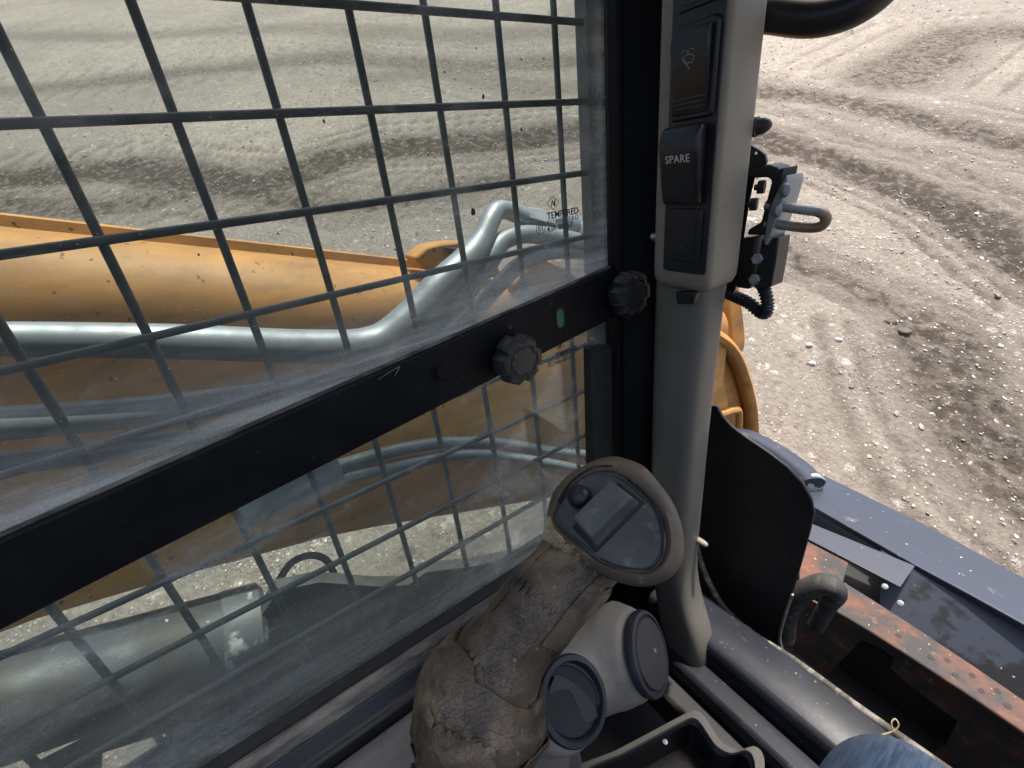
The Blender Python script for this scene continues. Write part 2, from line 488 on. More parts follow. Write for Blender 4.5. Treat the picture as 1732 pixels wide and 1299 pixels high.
# ------------------------------------------------------------------ ground (sloping yard)
GN = Vector((0.32410847, -0.19655839, 0.92537479)).normalized()
GD = 1.75
G0 = -GN * GD
GU = (Vector((0, 1, 0)) - GN * GN.y).normalized()       # roughly forward
GV = GU.cross(GN) * -1                                  # roughly left
def ground_hit(x, y):
    r = ray(x, y)
    p = r * (-GD / GN.dot(r)) - G0
    return (p.dot(GU), p.dot(GV))
def _hash(ix, iy, s):
    h = (ix.astype(np.int64) * 374761393 + iy.astype(np.int64) * 668265263 + s * 1442695041) & 0x7fffffff
    h = ((h ^ (h >> 13)) * 1274126177) & 0x7fffffff
    return ((h ^ (h >> 16)) & 0xffff) / 65535.0
def vnoise(x, y, s):
    ix = np.floor(x); iy = np.floor(y)
    fx = x - ix; fy = y - iy
    fx = fx * fx * (3 - 2 * fx); fy = fy * fy * (3 - 2 * fy)
    a = _hash(ix, iy, s); b = _hash(ix + 1, iy, s); c = _hash(ix, iy + 1, s); d = _hash(ix + 1, iy + 1, s)
    return (a * (1 - fx) + b * fx) * (1 - fy) + (c * (1 - fx) + d * fx) * fy
def fbm(x, y, s, o=4):
    t = 0; a = .5; tot = 0
    for k in range(o):
        t = t + a * vnoise(x * 2 ** k, y * 2 ** k, s + k); tot += a; a *= .5
    return t / tot
RUTS = [  # (points in the photo turned into places on the ground, half width m, depth/darkness)
    ([(1180, 195), (1290, 228), (1400, 262), (1500, 300), (1620, 350), (1732, 420), (1850, 500)], .24, 1.0),
    ([(1180, 160), (1300, 152), (1420, 165), (1560, 195), (1732, 235), (1850, 260)], .30, .8),
    ([(1300, 165), (1420, 215), (1560, 255), (1732, 330), (1800, 365)], .10, .45),
    ([(1290, 395), (1350, 440), (1450, 480), (1550, 525), (1640, 565)], .10, .7),
    ([(1580, 560), (1640, 680), (1720, 800), (1850, 900)], .26, .75),
    ([(1500, 130), (1620, 60), (1732, 55), (1900, 60)], .5, .7),
    ([(-100, 310), (200, 280), (420, 310), (620, 250), (800, 235), (1000, 215)], .34, 1.0),
    ([(-100, 160), (150, 140), (330, 120), (560, 95), (800, 110), (1000, 100)], .45, .55),
    ([(-100, 60), (200, 62), (500, 45), (800, 60), (1000, 50)], .6, .4),
    ([(-60, 340), (150, 350), (260, 340), (420, 290)], .22, .7),
    ([(460, 330), (600, 345), (700, 330), (860, 300)], .18, .7),
    ([(620, 130), (760, 120), (900, 150), (1000, 145)], .35, .4),
]
RUT3 = [([ground_hit(*p) for p in pts], w, d) for pts, w, d in RUTS]
def _side(pts, off):
    out = []
    for i, (u, v) in enumerate(pts):
        a, b = pts[max(i - 1, 0)], pts[min(i + 1, len(pts) - 1)]
        L_ = math.hypot(b[0] - a[0], b[1] - a[1]) + 1e-6
        out.append((u - (b[1] - a[1]) / L_ * off, v + (b[0] - a[0]) / L_ * off))
    return out
for pts, w, d in list(RUT3):                             # fine tyre edge lines beside each rut
    for off in (-2.1, -1.5, 1.6, 2.3): RUT3.append((_side(pts, off * w), .035, d * .55))
def rut_field(U, V):
    m = np.zeros_like(U)
    wob = (fbm(U * 1.3, V * 1.3, 91, 3) - .5) * .55
    for pts, w, d in RUT3:
        best = np.full_like(U, 1e9)
        for (u0, v0), (u1, v1) in zip(pts[:-1], pts[1:]):
            du, dv = u1 - u0, v1 - v0
            t = np.clip(((U - u0) * du + (V - v0) * dv) / (du * du + dv * dv + 1e-9), 0, 1)
            best = np.minimum(best, np.hypot(U - u0 - t * du, V - v0 - t * dv))
        r = np.hypot(U, V)
        ww = w * (1 + 0.0 * r)
        m = np.maximum(m, d * np.clip(1.5 - (best + wob * ww) / ww, 0, 1))
    return m
def ground_height(U, V, rut):
    r = np.hypot(U, V)
    h = (fbm(U * .35, V * .35, 3, 3) - .5) * .05 + (fbm(U * 1.7, V * 1.7, 17, 4) - .5) * .03
    h += (fbm(U * 7, V * 7, 41, 4) - .5) * .035
    h += rut * (-.035 + (fbm(U * 8, V * 8, 57, 4) - .5) * .10)
    far = np.maximum(r - 60, 0)
    return h - far * .28
N = 520
s = np.linspace(-1, 1, N)
A_ = 6.6
def warp(s, c, R): return c + R * np.sinh(A_ * s) / np.sinh(A_)
uu = warp(s, 2.2, 420.0)
vv = warp(s, 1.6, 420.0)
U, V = np.meshgrid(uu, vv, indexing='ij')
rut = rut_field(U, V)
Hh = ground_height(U, V, rut)
co = (np.array(G0)[None, None] + U[..., None] * np.array(GU) + V[..., None] * np.array(GV) + Hh[..., None] * np.array(GN)).reshape(-1, 3)
idx = np.arange(N * N).reshape(N, N)
quads = np.stack([idx[:-1, :-1], idx[1:, :-1], idx[1:, 1:], idx[:-1, 1:]], -1).reshape(-1, 4)
gm = bpy.data.meshes.new('ground')
gm.from_pydata(co.tolist(), [], quads.tolist())
gm.polygons.foreach_set('use_smooth', [True] * len(gm.polygons))
att = gm.attributes.new('mud', 'FLOAT', 'POINT')
att.data.foreach_set('value', rut.reshape(-1).astype(np.float32))
gu = gm.attributes.new('patch', 'FLOAT', 'POINT')
gu.data.foreach_set('value', fbm(U * .28 + 7, V * .28, 77, 4).reshape(-1).astype(np.float32))
ground = bpy.data.objects.new('ground', gm)
col.objects.link(ground)
ground['kind'] = 'structure'
ground['label'] = 'pale gravelly yard with dark wheel ruts around the machine'

def ground_mat():
    m, nt, b = new_mat('gravelly_earth')
    L = nt.links
    at = nd(nt, 'ShaderNodeAttribute', attribute_name='mud')
    pa = nd(nt, 'ShaderNodeAttribute', attribute_name='patch')
    f0 = noise_fac(nt, .7, .38, .62, detail=6, rough=.6)
    f1 = noise_fac(nt, 3.0, .36, .64, detail=10, rough=.75)
    f2 = noise_fac(nt, 13, .42, .60, detail=8, rough=.75)
    f3 = noise_fac(nt, 38, .45, .62, detail=6, rough=.75)
    base = mixc(nt, f1, (.43, .375, .308), (.25, .215, .175))
    base = mixc(nt, mathn(nt, 'MULTIPLY', f0, .45), base, (.22, .192, .158))
    base = mixc(nt, mathn(nt, 'MULTIPLY', f2, .62), base, (.48, .43, .365))
    mr = nd(nt, 'ShaderNodeMapRange')
    mr.inputs['From Min'].default_value = .42; mr.inputs['From Max'].default_value = .66
    L.new(pa.outputs['Fac'], mr.inputs['Value'])
    base = mixc(nt, mathn(nt, 'MULTIPLY', mr.outputs['Result'], .6), base, (.25, .22, .188))
    base = mixc(nt, mathn(nt, 'MULTIPLY', f3, .62), base, (.165, .132, .10))
    v = nd(nt, 'ShaderNodeTexVoronoi', feature='F1', Scale=48.0)
    tc = nd(nt, 'ShaderNodeTexCoord')
    L.new(tc.outputs['Object'], v.inputs['Vector'])
    sp = nd(nt, 'ShaderNodeMapRange')
    sp.inputs['From Min'].default_value = .30; sp.inputs['From Max'].default_value = .22
    L.new(v.outputs['Distance'], sp.inputs['Value'])
    sep = nd(nt, 'ShaderNodeSeparateColor')
    L.new(v.outputs['Color'], sep.inputs[0])
    pick = nd(nt, 'ShaderNodeMapRange')
    pick.inputs['From Min'].default_value = .70; pick.inputs['From Max'].default_value = .76
    L.new(sep.outputs[0], pick.inputs['Value'])
    stone = mathn(nt, 'MULTIPLY', sp.outputs['Result'], pick.outputs['Result'])
    base = mixc(nt, mathn(nt, 'MULTIPLY', stone, .8), base, (.66, .62, .56))
    for sc_, lo_, colr in ((15.0, .80, (.60, .56, .50)), (22.0, .78, (.13, .108, .085)), (7.0, .86, (.15, .125, .10)), (8.5, .88, (.62, .58, .52))):
        vv_ = nd(nt, 'ShaderNodeTexVoronoi', feature='F1', Scale=sc_)
        L.new(tc.outputs['Object'], vv_.inputs['Vector'])
        r_ = nd(nt, 'ShaderNodeMapRange')
        r_.inputs['From Min'].default_value = .34; r_.inputs['From Max'].default_value = .20
        L.new(vv_.outputs['Distance'], r_.inputs['Value'])
        sp_ = nd(nt, 'ShaderNodeSeparateColor')
        L.new(vv_.outputs['Color'], sp_.inputs[0])
        k_ = nd(nt, 'ShaderNodeMapRange')
        k_.inputs['From Min'].default_value = lo_; k_.inputs['From Max'].default_value = lo_ + .04
        L.new(sp_.outputs[0], k_.inputs['Value'])
        brk = mathn(nt, 'MULTIPLY', mathn(nt, 'MULTIPLY', r_.outputs['Result'], k_.outputs['Result']), noise_fac(nt, sc_ * 5, .40, .55, detail=3))
        base = mixc(nt, mathn(nt, 'MULTIPLY', brk, .75), base, colr)
    mud = mathn(nt, 'MULTIPLY', at.outputs['Fac'], mathn(nt, 'ADD', mathn(nt, 'MULTIPLY', noise_fac(nt, 13, .38, .6, detail=8, rough=.7), 1.0), .45), clamp=True)
    base = mixc(nt, mathn(nt, 'MULTIPLY', mud, .95), base, (.050, .036, .026))
    L.new(base, b.inputs['Base Color'])
    b.inputs['Roughness'].default_value = .88
    b.inputs['Specular IOR Level'].default_value = .3
    h = mathn(nt, 'ADD', mathn(nt, 'MULTIPLY', noise_fac(nt, 34, 0, 1, detail=8, rough=.72), 1.0), mathn(nt, 'MULTIPLY', stone, .35))
    bp = nd(nt, 'ShaderNodeBump', Strength=.9, Distance=.035)
    L.new(h, bp.inputs['Height'])
    L.new(bp.outputs['Normal'], b.inputs['Normal'])
    return m
gm.materials.append(ground_mat())

# loose gravel: uncountable
def gravel_mat():
    m, nt, b = new_mat('loose_gravel')
    g = nd(nt, 'ShaderNodeNewGeometry')
    r = nd(nt, 'ShaderNodeValToRGB')
    e = r.color_ramp.elements
    e[0].color = (.13, .105, .08, 1); e[1].color = (.60, .57, .52, 1)
    k = e.new(.45); k.color = (.30, .26, .215, 1)
    k = e.new(.93); k.color = (.46, .42, .365, 1)
    nt.links.new(g.outputs['Random Per Island'], r.inputs['Fac'])
    nt.links.new(r.outputs['Color'], b.inputs['Base Color'])
    b.inputs['Roughness'].default_value = .55
    return m
def icosa():
    bm = bmesh.new()
    bmesh.ops.create_icosphere(bm, subdivisions=1, radius=1)
    v = np.array([x.co[:] for x in bm.verts]); f = np.array([[q.index for q in p.verts] for p in bm.faces])
    bm.free()
    return v, f
def gravel(name, n, sizer, label, mat):
    iv, jf = icosa()
    ang = rng.uniform(-.9, 1.65 + .5, n)                 # around the left and front of the machine
    rad = 1.2 + 13 * rng.random(n) ** 1.7
    u = rad * np.cos(ang); v = rad * np.sin(ang)
    clump = fbm(u * 1.1, v * 1.1, 5, 3)
    keep = clump > rng.uniform(.35, .72, n)
    u, v = u[keep], v[keep]
    n = len(u)
    rt = rut_field(u, v)
    h = ground_height(u, v, rt)
    sz = sizer(n) * (1 + .05 * rad[keep])
    sc = sz[:, None] * np.stack([rng.uniform(.7, 1.4, n), rng.uniform(.7, 1.4, n), rng.uniform(.45, .9, n)], 1)
    jit = 1 + rng.uniform(-.25, .25, (n, len(iv), 1))
    a = rng.uniform(0, 6.28, n)
    lv = iv[None] * jit * sc[:, None]
    x = lv[..., 0] * np.cos(a)[:, None] - lv[..., 1] * np.sin(a)[:, None] + u[:, None]
    y = lv[..., 0] * np.sin(a)[:, None] + lv[..., 1] * np.cos(a)[:, None] + v[:, None]
    z = lv[..., 2] + (h + sz * .15)[:, None]
    pts = np.array(G0) + x[..., None] * np.array(GU) + y[..., None] * np.array(GV) + z[..., None] * np.array(GN)
    fc = (jf[None] + (np.arange(n) * len(iv))[:, None, None]).reshape(-1, 3)
    me = bpy.data.meshes.new(name)
    me.from_pydata(pts.reshape(-1, 3).tolist(), [], fc.tolist())
    me.materials.append(mat)
    o = bpy.data.objects.new(name, me)
    col.objects.link(o)
    o['kind'] = 'stuff'
    o['label'] = label
    return o
gravel('gravel', 70000, lambda n: rng.uniform(.0022, .0062, n) * (1 + 1.3 * rng.random(n) ** 8), 'loose pale gravel strewn over the yard', gravel_mat())
def clod_at(x, y, px, label, mat):
    u, v = ground_hit(x, y)
    ua, va = np.array([u]), np.array([v])
    hh = float(ground_height(ua, va, rut_field(ua, va))[0])
    c = G0 + GU * u + GV * v + GN * (hh + .004)
    bm = bmesh.new()
    bmesh.ops.create_icosphere(bm, subdivisions=3, radius=PX(px, c))
    for q in bm.verts:
        q.co *= 1 + .35 * mnoise.noise(q.co * 45 + Vector((x, y, 0)))
        q.co.z *= .75
        q.co += c
    return tag(finish('clod' if mat == M['clod'] else 'stone', bm, mat, None, origin=c), label, 'clod' if mat == M['clod'] else 'stone', 'single lumps lying on the open yard')
M['stone'] = surf('white_stone', (.62, .60, .57), (.50, .48, .45), 60, rough=.7, bump=.3, bscale=80)
clod_at(1513, 537, 9, 'dark earth clod below the thin rut, upper of two', M['clod'])
clod_at(1533, 556, 9, 'dark earth clod below the thin rut, lower of two', M['clod'])
clod_at(1368, 583, 5, 'white stone just right of the orange arm tip, higher one', M['stone'])
clod_at(1374, 615, 5, 'white stone just right of the orange arm tip, lower one', M['stone'])
clod_at(1419, 573, 5, 'white stone on the yard, farther right of the orange arm tip', M['stone'])


# ================================================================== CAB
cab = thing('loader_cab', Vector((0, 0.1, -1.25)), 'grey and black loader cab seen from the operator seat', 'cab')
# unseen cab shell shading the seat; roof and wall openings cut for fill light
holed('roof', [Vector(p) for p in ((-.60, -.62, .50), (.60, -.62, .50), (.60, .72, .50), (-.60, .72, .50))],
      [[Vector(p) for p in ((-.22, -.52, .50), (.42, -.52, .50), (.42, .02, .50), (-.22, .02, .50))]], Vector((0, 0, .06)), M['interior'], cab)
holed('rear_panel', [Vector(p) for p in ((-.54, -.60, -1.2), (.54, -.60, -1.2), (.54, -.60, .499), (-.54, -.60, .499))],
      [[Vector(p) for p in ((-.42, -.60, -.30), (.42, -.60, -.30), (.42, -.60, .42), (-.42, -.60, .42))]], Vector((0, -.03, 0)), M['interior'], cab)
holed('right_panel', [Vector(p) for p in ((.55, -.60, -1.2), (.55, .66, -1.2), (.55, .66, .499), (.55, -.60, .499))],
      [[Vector(p) for p in ((.55, -.45, -.62), (.55, .55, -.62), (.55, .55, .42), (.55, -.45, .42))]], Vector((.03, 0, 0)), M['interior'], cab)
box('floor_panel', (-.55, -.60, -1.26), (.58, .64, -1.20), M['dark'], cab)
# left wall below and above the window
box('left_lower_panel', (-.56, -.60, -1.2), (-.505, .53, -.662), M['post'], cab)
box('window_header', (-.53, -.60, .40), (-.48, .52, .499), M['post'], cab)
box('rear_window_post', (-.545, -.60, -.66), (-.47, -.47, .399), M['post'], cab)

# front corner post (black, behind the grey pillar cover)
prism('corner_post', [(-.530, .512, -1.19), (-.478, .512, -1.19), (-.445, .545, -1.19), (-.43, .66, -1.19), (-.530, .66, -1.19)], (0, 0, 1.689), M['post'], cab, bevel=.004)
prism('post_flange', [(-.497, .502, -.66), (-.478, .502, -.66), (-.478, .5115, -.66), (-.497, .5115, -.66)], (0, 0, 1.06), M['black'], cab, bevel=.002)
# rubber buffer block below the beam
q = [P(1000, 590, 'x', -.478), P(1036, 584, 'x', -.478), P(1036, 800, 'x', -.478), P(1003, 800, 'x', -.478)]
prism('rubber_buffer', q, (-.02, 0, 0), M['rubber'], cab, bevel=.003)

# grey pillar cover below the switch box
rows = [(440, 1112, 1240), (480, 1110, 1236), (560, 1108, 1226), (640, 1106, 1215), (720, 1104, 1206), (820, 1102, 1196), (900, 1100, 1188), (950, 1102, 1183), (1000, 1108, 1194), (1040, 1112, 1212), (1080, 1118, 1218), (1120, 1122, 1210), (1150, 1128, 1198), (1172, 1138, 1180), (1180, 1150, 1168)]
bm = bmesh.new()
rings = []
for i, (y, l, r) in enumerate(rows):
    a = P(l, y, 'y', .535); b = P(r, y, 'y', .578)
    c = (a + b) / 2; hw = (b.x - a.x) / 2
    dz = .034 if i < len(rows) - 2 else (.022 if i == len(rows) - 2 else .008)
    ring = []
    for k in range(28):
        t = 2 * math.pi * k / 28
        cx, sy = math.cos(t), math.sin(t)
        ring.append(Vector((c.x + hw * abs(cx) ** .5 * (1 if cx > 0 else -1), .552 + dz * abs(sy) ** .7 * (1 if sy > 0 else -1), c.z)))
    rings.append(ring)
add_loft(bm, rings)
finish('pillar_cover', bm, M['cover'], cab, sub=1, smooth=60)
prism('cover_notch', [P(1142, 494, 'y', .509), P(1178, 494, 'y', .509), P(1172, 515, 'y', .509), P(1145, 515, 'y', .509)], (0, .012, 0), M['blackpl'], cab, bevel=.002)  # black piece stands in for the dark notch under the switch box
b0 = P(1180, 913, 'y', .57)
lathe('cover_screw', b0, (1, 0, .05), [(.006, 0), (.006, .010), (.005, .017), (.0025, .020), (0, .021)], M['trim'], cab, n=14)

# ledge under the side window, one profile run along the window
def run_y(name, prof, y0, y1, mat, parent, **k):
    return prism(name, [Vector((x, y0, z)) for x, z in prof], (0, y1 - y0, 0), mat, parent, **k)
run_y('window_seal', [(-.512, -.636), (-.496, -.640), (-.490, -.646), (-.490, -.661), (-.512, -.661)], -.47, .50, M['rubber'], cab, bevel=.002)
run_y('window_rail', [(-.4895, -.643), (-.482, -.640), (-.474, -.645), (-.470, -.664), (-.4895, -.664)], -.47, .50, M['dustyrail'], cab, bevel=.002)
run_y('ledge_trim', [(-.504, -.6645), (-.470, -.6645), (-.456, -.682), (-.446, -.684), (-.440, -.70), (-.440, -.75), (-.504, -.75)], -.47, .50, M['blackpl'], cab, bevel=.003)
# grey console that carries the control lever
run_y('side_console', [(-.4395, -.698), (-.428, -.692), (-.416, -.694), (-.404, -.704), (-.30, -.706), (-.27, -.72), (-.262, -.76), (-.262, -1.19), (-.4395, -1.19)], -.47, .20, M['console'], cab, bevel=.006, seg=3)

# door sill across the front opening
def run_x(name, prof, x0, x1, mat, parent, **k):
    return prism(name, [Vector((x0, y, z)) for y, z in prof], (x1 - x0, 0, 0), mat, parent, **k)
M['sill'] = surf('scuffed_sill_paint', (.026, .029, .038), (.014, .016, .02), 9, .35, .65, spec=.12, rough=.2, rough2=.34, dirt=(.20, .175, .12), dscale=30, dlo=.62, dhi=.82, specks=(.30, .26, .18), sscale=140, slo=.72, shi=.76, bump=.06, bscale=60)
run_x('door_sill', [(.546, -.886), (.552, -.872), (.560, -.868), (.640, -.866), (.640, -1.0), (.546, -1.0)], -.44, .50, M['sill'], cab, bevel=.003)
run_x('sill_step', [(.500, -.93), (.506, -.922), (.545, -.92), (.545, -1.0), (.500, -1.0)], -.42, .50, M['sill'], cab, bevel=.003)
run_x('sill_lower_step', [(.455, -.975), (.462, -.968), (.499, -.968), (.499, -1.05), (.455, -1.05)], -.42, .50, M['dark'], cab, bevel=.003)
tube('sill_bead', [P(1172, 900, 'y', .655), P(1190, 965, 'y', .655), P(1222, 1025, 'y', .655), P(1268, 1068, 'y', .652), P(1345, 1118, 'y', .65), P(1450, 1195, 'y', .648), P(1560, 1272, 'y', .648), P(1700, 1370, 'y', .648)], .0065, M['seal'], cab, n=10)
# black kick panel beside the opening
M['kick'] = surf('dusty_black_panel', (.010, .011, .013), (.018, .018, .019), 9, .35, .65, rough=.45, dirt=(.05, .046, .04), dscale=22, dlo=.55, dhi=.8, specks=(.12, .11, .10), sscale=150, slo=.73, shi=.77, bump=.08, bscale=60)
kick = [(1150, 690), (1212, 686), (1222, 705), (1238, 722), (1262, 740), (1298, 764), (1332, 790), (1358, 818), (1373, 846), (1377, 868), (1371, 895), (1356, 950), (1340, 1005), (1325, 1050), (1319, 1080), (1326, 1105), (1300, 1108), (1240, 1075), (1190, 1010), (1150, 940)]
prism('kick_panel', [P(x, y, 'y', .70) for x, y in kick], (0, .006, 0), M['kick'], cab, bevel=.002)
tube('kick_panel_edge', [P(x, y, 'y', .699) for x, y in kick[12:16]] + [P(1345, 1122, 'y', .69), P(1375, 1145, 'y', .68)], .003, M['bolt'], cab, n=8)

# ================================================================== SWITCH BOX on the pillar
XL, XR, YF, YB = -.416, -.327, .50, .572
sw = thing('switch_box', Vector((-.37, .52, -.168)), 'grey plastic switch box with a black rocker switch strip on the pillar', 'switch box')
bm = bmesh.new()
def box_ring(z, inset, yf=YF):
    out = []
    w, d = XR - XL - 2 * inset, YB - yf - inset
    for x, y in rrect(w, d, .012, 6): out.append(Vector(((XL + XR) / 2 + x, (yf + inset + YB) / 2 + y, z)))
    return out
add_loft(bm, [box_ring(.32, 0), box_ring(-.145, 0), box_ring(-.158, .001), box_ring(-.166, .005), box_ring(-.171, .013)])
finish('housing', bm, M['trim'], sw, smooth=50)
tl, tr_, br_, bl = (P(1143, 0, 'y', YF), P(1222, 0, 'y', YF), P(1190, 445, 'y', YF), P(1116, 440, 'y', YF))
fs = Frame((0, YF, 0), (1, 0, 0), (0, 0, 1))
cx = (tl.x + tr_.x + br_.x + bl.x) / 4 - .0
cx += .0035
pw = .064
slab('switch_strip', fs, pw, .30 + .145, .006, -.002, .0015, M['blackpl'], sw, cu=cx, cv=(.30 - .145) / 2, bevel=.001)
def zz(y): return P(1160, y, 'y', YF).z
def switch_frame(name, y0, y1, parent):
    z0, z1 = zz(y1), zz(y0)
    return (z0 + z1) / 2, z1 - z0
# wiper washer rocker
c, h = switch_frame('w', 42, 205, sw)
ws = slab('wiper_switch', fs, .058, h, .007, .0016, .006, M['blackpl'], sw, cu=cx, cv=c, shrink=.94, bevel=.0012)
c2, h2 = switch_frame('w', 55, 197, sw)
bm = bmesh.new()
w2 = .0455
prof = [(h2 / 2, .0061), (h2 / 2 - .001, .013), (h2 / 2 - .014, .0155), (0, .0105), (-h2 / 2 + .004, .0085), (-h2 / 2, .0061)]
for a in (0,):
    top = [fs(cx - w2 / 2, c2 + v, hh) for v, hh in prof]
    add_prism(bm, top, fs.ux * w2)
rk = finish('rocker', bm, M['switch'], sw, bevel=.0016, seg=3)
for k in range(3):
    zc = P(1160, 168 + k * 8, 'y', YF).z
    t = (zc - c2) / (-h2 / 2)
    slab('ridge', fs, .042, .0008, .0003, .0085, .0106 - .0015 * t, M['face'], rk, cu=cx, cv=zc)
for sgn in (-1, 1):
    for k in range(3):
        zc = P(1160, 93 + k * 7.2, 'y', YF).z
        slab('ridge', fs, .006, .0007, .0003, .009, .0132, M['face'], rk, cu=cx + sgn * .0185, cv=zc)
# washer symbol: fan, blade and spray, printed on the sloping face
ic = P(1172, 101, 'y', YF)
def icon_h(v): return .0105 + (.0155 - .0105) * max(0, min(1, (v - c2) / (h2 / 2 - .014))) + .0002
def icon_line(pts, r=.00035):
    bmx = bmesh.new()
    line = [fs(cx + u, ic.z + v, icon_h(ic.z + v)) for u, v in pts]
    add_loft(bmx, tube_rings(line, r, 5))
    return bmx
def arc(cu, cv, r, a0, a1, n=12): return [(cu + r * math.cos(math.radians(a0 + (a1 - a0) * i / n)), cv + r * math.sin(math.radians(a0 + (a1 - a0) * i / n))) for i in range(n + 1)]
fan = arc(0, -.008, .0115, 132, 48) + arc(0, -.008, .0045, 48, 132) + [arc(0, -.008, .0115, 132, 48)[0]]
sym = finish('washer_symbol', icon_line(fan), M['icon_ink'], rk)
finish('washer_blade', icon_line([(-.0055, .0015), (-.0005, -.0078)]), M['icon_ink'], rk)
finish('washer_pivot', icon_line(arc(0, -.0082, .0006, 0, 360, 8), .0004), M['icon_ink'], rk)
for a0, a1, s_ in ((150, 115, -1), (105, 60, -1), (40, 10, -1), (30, 65, 1), (75, 120, 1), (140, 170, 1)):
    finish('spray_dash', icon_line(arc(s_ * .0042, .0042, .0038, a0, a1, 5), .0003), M['icon_ink'], rk)
# SPARE rocker: pressed cap standing proud
c, h = switch_frame('s', 212, 347, sw)
bm = bmesh.new()
w3 = .053
prof = [(h / 2, .0016), (h / 2, .012), (h / 2 - .003, .017), (h / 2 - .017, .0225), (0, .018), (-h / 2 + .012, .0125), (-h / 2 + .002, .010), (-h / 2, .0016)]
add_prism(bm, [fs(cx - w3 / 2 - .004, c + v, hh) for v, hh in prof], fs.ux * w3)
sp = finish('spare_switch', bm, M['switch'], sw, bevel=.004, seg=4)
sc_ = P(1155, 268, 'y', YF)
fsl = Frame(fs(cx - .0025, sc_.z, .0205 + .0001), (1, 0, 0), Vector((0, -(.0225 - .018) / (h / 2 - .017), 1)))
text_mesh('lettering', 'SPARE', fsl, .0118, M['white_ink'], sp, spacing=1.05, bold=.0001)
# blank cover below
c, h = switch_frame('b', 352, 442, sw)
bc = slab('blank_cover', fs, .051, h, .005, .0016, .0045, M['blackpl'], sw, cu=cx - .001, cv=c, shrink=.96, bevel=.0008)
slab('cover_panel', fs, .035, h * .80, .004, .0045, .0054, M['switch'], bc, cu=cx - .001, cv=c, bevel=.0005)
slab('notch', fs, .006, .0012, .0005, .0054, .0058, M['face'], bc, cu=cx - .001, cv=c - .012)
# blank at the top
c, h = switch_frame('t', -120, 22, sw)
bc = slab('blank_cover', fs, .051, h, .005, .0016, .0045, M['blackpl'], sw, cu=cx, cv=c, shrink=.96, bevel=.0008)
slab('cover_panel', fs, .035, h * .86, .004, .0045, .0054, M['switch'], bc, cu=cx, cv=c, bevel=.0005)
p = P(1096, 400, 'y', .515)
lathe('screw', Vector((XL, p.y, p.z)), (-1, -.1, .05), [(.0075, 0), (.0075, .003), (.0055, .006), (.005, .010), (.002, .0115), (0, .012)], M['bolt'], sw, n=16)

# ================================================================== WINDOW SASHES AND BEAM
def pane(name, pts, x0, thick, mat, parent, dist):
    """glass sheet cut to pts (y, z), gridded so its dust can be stored per vertex"""
    bm = bmesh.new()
    n = 40
    (ya, za0), (yb, zb0), (yb2, zb1), (ya2, za1) = pts     # rear bottom, front bottom, front top, rear top
    for xo in (x0, x0 - thick):
        g = []
        for i in range(n + 1):
            s_ = i / n
            y = ya + (yb - ya) * s_
            zl = za0 + (zb0 - za0) * s_
            zt = za1 + (zb1 - za1) * s_
            g.append([bm.verts.new((xo, y, zl + (zt - zl) * (j / n))) for j in range(n + 1)])
        for i in range(n):
            for j in range(n):
                bm.faces.new((g[i][j], g[i + 1][j], g[i + 1][j + 1], g[i][j + 1]))
    o = finish(name, bm, mat, parent, smooth=0)
    a = o.data.attributes.new('dust', 'FLOAT', 'POINT')
    base = world_loc(parent)
    a.data.foreach_set('value', [dist(v.co.y + base.y, v.co.z + base.z) for v in o.data.vertices])
    return o
ZT = lambda y: -.152 + (y - .511) * (.081 / .737)       # top of the cross beam
ZB = lambda y: ZT(y) - .077
def fall(d, w): return math.exp(-max(d, 0) / w)
up = thing('upper_side_window', Vector((-.5, .02, -.23)), 'upper sliding pane of dusty clear glass over a black beam', 'window')
lowe = thing('lower_side_window', Vector((-.5, .02, -.65)), 'lower pane of very dusty greenish glass below the black beam', 'window')
pane('glass_pane', [(-.47, ZT(-.47) - .004), (.5015, ZT(.5015) - .004), (.5015, .40), (-.47, .40)], -.500, .005, M['glass_up'], up,
     lambda y, z: min(1, 1.0 * fall(z - ZT(y), .018) + .40 * fall(z - ZT(y), .05) + .55 * fall(.5 - y, .016)))
pane('glass_pane', [(-.47, -.652), (.5015, -.652), (.5015, ZB(.5015) + .004), (-.47, ZB(-.47) + .004)], -.507, .005, M['glass_low'], lowe,
     lambda y, z: min(1, .8 * fall(z + .642, .06) + .5 * fall(.5 - y, .05) + .6 * fall(z + .642, .18)))
beam = [(-.47, ZB(-.47)), (.509, ZB(.509)), (.509, ZT(.509)), (-.47, ZT(-.47))]
prism('cross_beam', [Vector((-.498, y, z)) for y, z in beam], (.012, 0, 0), M['black'], up, bevel=.0015)
tube('beam_seal', [Vector((-.4965, -.47, ZT(-.47) + .0012)), Vector((-.4965, 0, ZT(0) + .0012)), Vector((-.4965, .505, ZT(.505) + .0012))], .0028, M['seal'], up, n=8)
def knob(px, py, px0, parent, R):
    k0 = P(px, py, 'x', px0)
    base = lathe('knob', Vector((-.4855, k0.y, k0.z)), (1, 0, 0), [(.012, 0), (.013, .010), (R * .80, .012), (R * .98, .016), (R, .024), (R * .97, .034), (R * .86, .039), (R * .66, .040), (R * .62, .0385), (R * .58, .0385), (R * .54, .040), (R * .2, .0405), (0, .0405)], M['knob'], parent, n=96, lobes=6, lobe=.10, smooth=35)
    lathe('washer', Vector((-.4858, k0.y, k0.z)), (1, 0, 0), [(R * .62, 0), (R * .62, .003), (0, .003)], M['darkbolt'], parent, n=24)
    return base
knob(876, 607, -.46, up, .0325)
knob(1065, 497, -.46, up, .033)
p = P(745, 629, 'x', -.485)
lathe('beam_bolt', Vector((-.4862, p.y, p.z)), (1, 0, 0), [(.012, 0), (.012, .0015), (.0085, .002), (.0085, .006), (.007, .0075), (0, .008)], M['black'], up, n=6 * 4, smooth=30)
